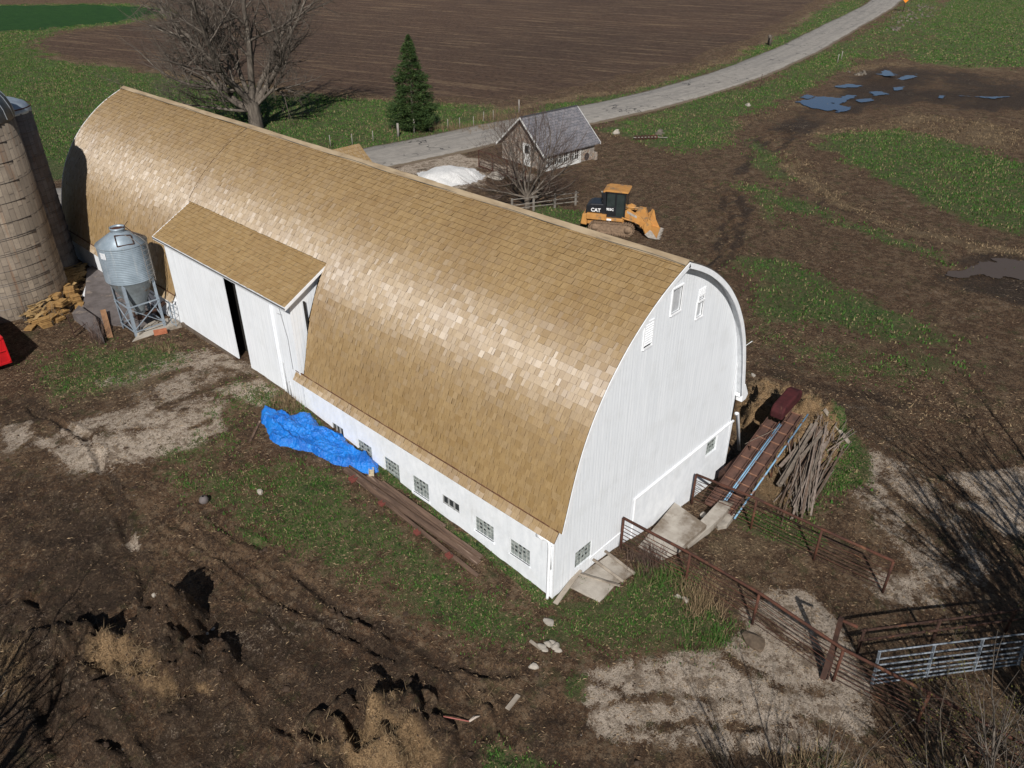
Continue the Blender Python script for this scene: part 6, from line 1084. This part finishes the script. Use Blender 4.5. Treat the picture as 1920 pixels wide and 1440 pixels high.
for px, lab in [((1570, 118), 'short pale post right of the road, left one of a pair'), ((1577, 112), 'short pale post right of the road, right one of a pair')]: fpost(px, 1.3, .07, lab, GP, grp=None)
for px, lab, h in [((1425, 166), 'thin dark signpost at the right road edge', 1.8), ((1475, 155), 'thin dark stake in the right verge', 1.), ((1495, 148), 'thin dark stake farther along the right verge', .9)]: fpost(px, h, .04, lab, RUSTD, 'stake', None)
mb = MB(); p = onground(1442, 84); 
for s_ in (-.25, .1, .35): mb.tube([p+V(s_, s_, -.1), p+V(s_*1.7, s_*1.5, 1.6)], [.22, .14], 7)
tag(mb.build('tree_stump', BARK, loc=p), 'broken grey stump standing left of the road near the field', 'stump')
p = V(196.3, 59.8, gz(196.3, 59.8)); rs_ = thing('road_sign', 'orange diamond warning sign beside the far end of the road', 'sign', p, AZ); mb = MB(); mb.tube([(0, 0, 0), (0, 0, 2.6)], .08, 6); mb.build('post', RUSTD, rs_, local=True); mb = MB(); mb.prism([(0, -1.05), (1.05, 0), (0, 1.05), (-1.05, 0)], lambda y_, z_: (-.1, y_, 2.9+z_), lambda y_, z_: (-.14, y_, 2.9+z_)); o = mb.build('sign_plate', mat('sign_orange', (.75, .24, .02), (.68, .21, .02), 3, .5, 0), rs_, local=True)
mb = MB(); mb.prism([(0, -.35), (.22, 0), (.1, .1), (.2, .35), (-.2, .35), (-.1, .1), (-.22, 0)], lambda y_, z_: (-.15, y_, 2.9+z_), lambda y_, z_: (-.16, y_, 2.9+z_)); mb.build('symbol', BLK, o, local=True)
# old harrow in the grass
p = onground(1210, 262); hw = thing('old_harrow', 'old rusty farm implement lying in the grass right of the shed', 'harrow', p); mb = MB(); mb.bar(p+V(-1, .8, .25), p+V(1.1, -.9, .25), .08); mb.bar(p+V(1.0, -.8, .2), p+V(1.9, -1.4, .12), .07); mb.build('beam', WR, hw); 
for k in range(7): mb = MB(); q = p+V(-.8+k*.27, .65-k*.22, .15); mb.lathe((0, 0, 0), [(.02, 0), (.28, .03)], 10); mb.v = [(q[0]+v[2], q[1]+v[0], q[2]+v[1]+.05) for v in mb.v]; mb.build('disc', RUSTD, hw, fix=False)
# rubble heaps at the right verge
mb = MB(); rr = random.Random(5)
for (cx_, cy_, n, sp_) in [(1705, 30, 60, 18), (1735, 15, 40, 14), (1680, 55, 16, 8), (1240, 250, 8, 4), (1612, 138, 14, 7)]:
    for k in range(n):
        q = at(cx_+rr.gauss(0, sp_), cy_+rr.gauss(0, sp_*.4)); s_ = rr.uniform(.08, .32); a = rr.uniform(0, 3); mb.frame((q[0], q[1], gz(q[0], q[1])+s_*.3), ((cos(a), sin(a), .2), (-sin(a), cos(a), .1), (0, 0, 1)), (s_, s_*.6, s_*.5))
tag(mb.build('field_rubble', mat('rubble', (.20, .17, .135), (.09, .075, .06), 1, .9, .3)), kind='stuff')

# puddles
WAT = NT('puddle_water'); WAT.bump(WAT.noise(3, 2), .04, .01); WAT = WAT.fin((.030, .045, .085), .10, .9); WAT.node_tree.nodes['Principled BSDF'].inputs['Specular Tint'].default_value = (.30, .48, 1., 1)  # blue of the sky reflection put into base colour and specular tint
MUDW = NT('muddy_water'); MUDW.bump(MUDW.noise(3, 2), .05, .01); MUDW = MUDW.fin((.075, .054, .041), .38, .2)
def puddle(pts, m, dz=.05, amp=.10):
    w = np.array([at(*p)[:2] for p in pts]); lo = w.min(0); hi = w.max(0); sz = (hi-lo).max(); n = 90; a = np.linspace(lo[0]-.1*sz, hi[0]+.1*sz, n); b = np.linspace(lo[1]-.1*sz, hi[1]+.1*sz, n); X_, Y_ = np.meshgrid(a, b); xx = X_.ravel(); yy = Y_.ravel(); th = (hi-lo).min()
    sd = sdf(w, xx, yy)+(fbm(xx/sz*9+pts[0][0], yy/sz*9, 5, 4)-.52)*min(sz*.22, th*.9); ii = np.arange(n*n).reshape(n, n); F = np.stack([ii[:-1, :-1], ii[:-1, 1:], ii[1:, 1:], ii[1:, :-1]], -1).reshape(-1, 4); F = F[(sd[F] > 0).all(1)]
    if not len(F): return
    us, inv = np.unique(F, return_inverse=True); zt = np.percentile(hgt(xx[us], yy[us]), 75)+dz; c = V(xx[us].mean(), yy[us].mean(), zt); tag(link(mesh_np('water', np.stack([xx[us], yy[us], np.full(len(us), zt)], 1)-c, inv.reshape(-1, 4)), 'water', m, loc=c), kind='structure')
for pts in [[(1492, 192), (1530, 184), (1580, 182), (1605, 180), (1600, 190), (1570, 196), (1590, 203), (1560, 210), (1520, 202), (1495, 195)], [(1560, 163), (1590, 158), (1622, 162), (1605, 165), (1570, 166)], [(1645, 146), (1655, 136), (1670, 142), (1680, 149), (1660, 150)], [(1680, 148), (1700, 143), (1718, 140), (1715, 148), (1692, 151)], [(1675, 165), (1695, 164), (1690, 171), (1675, 171)], [(1760, 180), (1772, 181), (1768, 186), (1758, 185)], [(1628, 174), (1650, 172), (1670, 178), (1640, 181)], [(1500, 184), (1512, 178), (1530, 182), (1515, 187)], [(1605, 188), (1635, 185), (1640, 190), (1612, 194)], [(1800, 181), (1850, 183), (1900, 182), (1860, 186)], [(1568, 206), (1600, 200), (1590, 210), (1570, 213)]]: puddle(pts, WAT, .10)
puddle([(1770, 517), (1800, 508), (1860, 486), (1925, 488), (2000, 505), (1990, 535), (1920, 526), (1850, 518), (1800, 526)], MUDW, .05)

# ------------------------------------------------------------------ small cover: grass tufts, straw flecks, clods
def scatter(n, x0, x1, y0, y1, fn, seed):
    r = np.random.default_rng(seed); x = r.uniform(x0, x1, n); y = r.uniform(y0, y1, n); ok = ~((x > -.05) & (x < 11.1) & (y > -.03) & (y < 38.2)); x, y = x[ok], y[ok]
    d = V(*fw[:2])/np.hypot(*fw[:2]); rx = (x-CAM[0])*rt[0]+(y-CAM[1])*rt[1]; z = T(x, y); P = np.stack([x, y, z], 1)-CAM; zc = P@fw; px = 960+FPX*(P@rt)/zc; py = 720-FPX*(P@up)/zc; ok = (zc > 1) & (px > -120) & (px < 2040) & (py > -60) & (py < 1560); x, y = x[ok], y[ok]
    pr = fn(x, y); ok = r.uniform(0, 1, len(x)) < pr; return x[ok], y[ok], r
def blades(name, x, y, r, h0, h1, w0, m, per=3, spread=.05, lean=.5, flat=False):
    x = np.repeat(x, per); y = np.repeat(y, per); n = len(x); x = x+r.normal(0, spread, n); y = y+r.normal(0, spread, n); ok = ~((x > -.02) & (x < 11.05) & (y > -.02) & (y < 38.15)); x, y = x[ok], y[ok]; n = len(x); z = hgt(x, y); a = r.uniform(0, 2*pi, n); h = r.uniform(h0, h1, n); w = w0*r.uniform(.6, 1.3, n); ca, sa = np.cos(a), np.sin(a); l = r.normal(0, lean, n)*h
    if flat: v0 = np.stack([x-ca*h, y-sa*h, z+.012+r.uniform(0, .02, n)], 1); v1 = np.stack([x-sa*w, y+ca*w, z+.02+r.uniform(0, .025, n)], 1); v2 = np.stack([x+ca*h, y+sa*h, z+.012+r.uniform(0, .03, n)], 1)
    else: v0 = np.stack([x-ca*w, y-sa*w, z-.01], 1); v1 = np.stack([x+ca*w, y+sa*w, z-.01], 1); v2 = np.stack([x-sa*l, y+ca*l, z+h], 1)
    v = np.stack([v0, v1, v2], 1).reshape(-1, 3); me = mesh_np(name, v, tris=np.arange(len(v)).reshape(-1, 3)); tn_ = np.repeat(r.uniform(0, 1, n), 3); setcol(me, 'tone', np.stack([tn_, tn_, tn_, np.ones_like(tn_)], 1)); return tag(link(me, name, m), kind='stuff')
def tmat(name, c1, c2, c3=None):
    t = NT(name); s = t.n('ShaderNodeSeparateColor'); t.ln(attr(t, 'tone'), s.inputs[0]); c = t.mix(s.outputs[0], c1, c2)
    if c3: c = t.mix(t.mr(s.outputs[0], .78, .8), c, c3)
    return t.fin(c, .8, .2)
GR = tmat('grass_blades', (.030, .092, .013), (.075, .140, .026), (.21, .170, .085)); STR = tmat('straw_flecks', (.36, .255, .15), (.15, .102, .064)); CLD = tmat('clods', (.075, .050, .034), (.035, .023, .016)); DG = tmat('dead_grass', (.27, .195, .11), (.13, .088, .048))
gp = lambda k: (lambda x, y: np.clip(field('grass', x, y)*(.25+1.5*vn(x/.35, y/.35, 91)*fbm(x/1.6, y/1.6, 92)*2-.25), 0, 1)**1.6*k)
x, y, r = scatter(420000, -17, 24, -18, 34, gp(1.), 1); blades('grass', x, y, r, .04, .10, .022, GR, 3, .06)
x, y, r = scatter(620000, 10, 125, -20, 150, gp(.8), 2); blades('grass', x, y, r, .08, .2, .05, GR, 2, .2)
x, y, r = scatter(900000, 110, 300, -20, 260, lambda x, y: gp(.45)(x, y)*(1-field('wheat', x, y)), 12); blades('grass', x, y, r, .08, .18, .12, GR, 2, .4)
x, y, r = scatter(400000, -40, 110, 145, 300, lambda x, y: gp(.7)(x, y)*(1-field('wheat', x, y)), 13); blades('grass', x, y, r, .08, .18, .12, GR, 2, .4)
x, y, r = scatter(300000, -17, 26, -18, 36, lambda x, y: np.clip(.22+.6*fbm(x/.8, y/.8, 95)*(.5+field('pale', x, y)*.2+field('dry', x, y)*1.8+field('hay', x, y)*2.5)-.35*field('wet', x, y), 0, 1), 3); blades('straw', x, y, r, .02, .085, .012, STR, 1, .02, flat=True)
x, y, r = scatter(140000, 12, 70, -25, 60, lambda x, y: np.clip(.12+field('dry', x, y)*.9, 0, 1), 4); blades('straw', x, y, r, .05, .14, .03, STR, 1, .05, flat=True)
x, y, r = scatter(500000, 20, 120, -10, 110, lambda x, y: np.clip((field('dry', x, y)-.25)*.4, 0, 1), 5); blades('dry_grass', x, y, r, .04, .15, .04, DG, 3, .3, lean=1.2)
x, y, r = scatter(200000, -17, 26, -18, 36, lambda x, y: np.clip(field('hay', x, y)*1.2, 0, 1), 6); blades('straw', x, y, r, .05, .14, .008, DG, 3, .08, lean=1.6)
# tall weeds by the fence foot and walls
def weeds(px, py, sx_, sy_, n, h0, h1, m, seed):
    r = np.random.default_rng(seed); q = np.array([at(px+r.normal(0, sx_), py+r.normal(0, sy_))[:2] for _ in range(n)]); ok = ~((q[:, 0] > -.1) & (q[:, 1] > -.05) & (q[:, 0] < 11.1) & (q[:, 1] < 38)); q = q[ok]; blades('dry_grass', q[:, 0], q[:, 1], r, h0, h1, .010, m, 9, .07, .7)
for a in [(1310, 1130, 22, 18, 70, .25, .6, DG), (1215, 1050, 18, 12, 60, .2, .55, TWIGR), (545, 755, 16, 9, 60, .15, .4, DG), (1250, 1085, 30, 10, 60, .2, .4, GR), (300, 655, 20, 8, 30, .1, .3, DG), (185, 635, 6, 10, 24, .5, 1.0, TWIGR), (60, 590, 35, 8, 50, .5, 1.4, TWIG), (845, 243, 60, 3, 160, .4, .9, DG), (940, 222, 30, 4, 120, .4, 1.0, DG), (1540, 1432, 60, 8, 30, .2, .5, DG), (1330, 1200, 30, 12, 50, .15, .3, GR)]: weeds(*a, seed=int(a[0]))
# clods of soil
x, y, r = scatter(60000, -17, 14, -18, 22, lambda x, y: np.clip(field('wet', x, y)*.6+.06, 0, 1)*(vn(x/.7, y/.7, 97) > .5)*(x < 8), 8)
n = len(x); z = hgt(x, y); s = r.uniform(.015, .06, n)*(1+1.2*(r.uniform(0, 1, n) > .95)); oc = np.array([(1, 0, 0), (0, 1, 0), (-1, 0, 0), (0, -1, 0), (0, 0, .8), (0, 0, -.5)]); rot = r.uniform(0, 3, n)
ox = oc[:, 0][None]*np.cos(rot)[:, None]-oc[:, 1][None]*np.sin(rot)[:, None]; oy = oc[:, 0][None]*np.sin(rot)[:, None]+oc[:, 1][None]*np.cos(rot)[:, None]; jj = r.uniform(.6, 1.3, (n, 6)); v = np.stack([x[:, None]+ox*s[:, None]*jj, y[:, None]+oy*s[:, None]*jj, z[:, None]+oc[:, 2][None]*s[:, None]*jj], -1).reshape(-1, 3)
tf = np.array([(0, 1, 4), (1, 2, 4), (2, 3, 4), (3, 0, 4)]); F = (np.arange(n)[:, None, None]*6+tf[None]).reshape(-1, 3); me = mesh_np('clods', v, tris=F); tn_ = np.repeat(r.uniform(0, 1, n), 6); setcol(me, 'tone', np.stack([tn_, tn_, tn_, np.ones_like(tn_)], 1)); tag(link(me, 'soil_clods', CLD), kind='stuff')
# ------------------------------------------------------------------ light
SUN_EL, SUN_AZ = radians(38), radians(221.5)   # direction towards the sun, azimuth from +x
sd_ = V(cos(SUN_AZ)*cos(SUN_EL), sin(SUN_AZ)*cos(SUN_EL), sin(SUN_EL))
ld = bpy.data.lights.new('sun', 'SUN'); ld.energy = 5.; ld.angle = radians(.53); ld.color = (1., .965, .92)
lo_ = bpy.data.objects.new('sun', ld); COL.objects.link(lo_); lo_.rotation_euler = Vector(sd_).to_track_quat('Z', 'Y').to_euler(); lo_.location = (-30, -30, 60)
w_ = bpy.data.worlds.new('World'); SC.world = w_; w_.use_nodes = True; nt = w_.node_tree
sk = nt.nodes.new('ShaderNodeTexSky'); sk.sky_type = 'NISHITA'; sk.sun_disc = False; sk.sun_elevation = SUN_EL; sk.sun_rotation = pi/2-SUN_AZ; sk.altitude = 300; sk.air_density = 1.; sk.dust_density = .6
bg = nt.nodes['Background']; bg.inputs[1].default_value = .05; nt.links.new(sk.outputs[0], bg.inputs[0])
SC.view_settings.view_transform = 'Standard'; SC.view_settings.look = 'None'; SC.view_settings.exposure = 0.; SC.view_settings.gamma = 1
SC.render.engine = 'CYCLES'
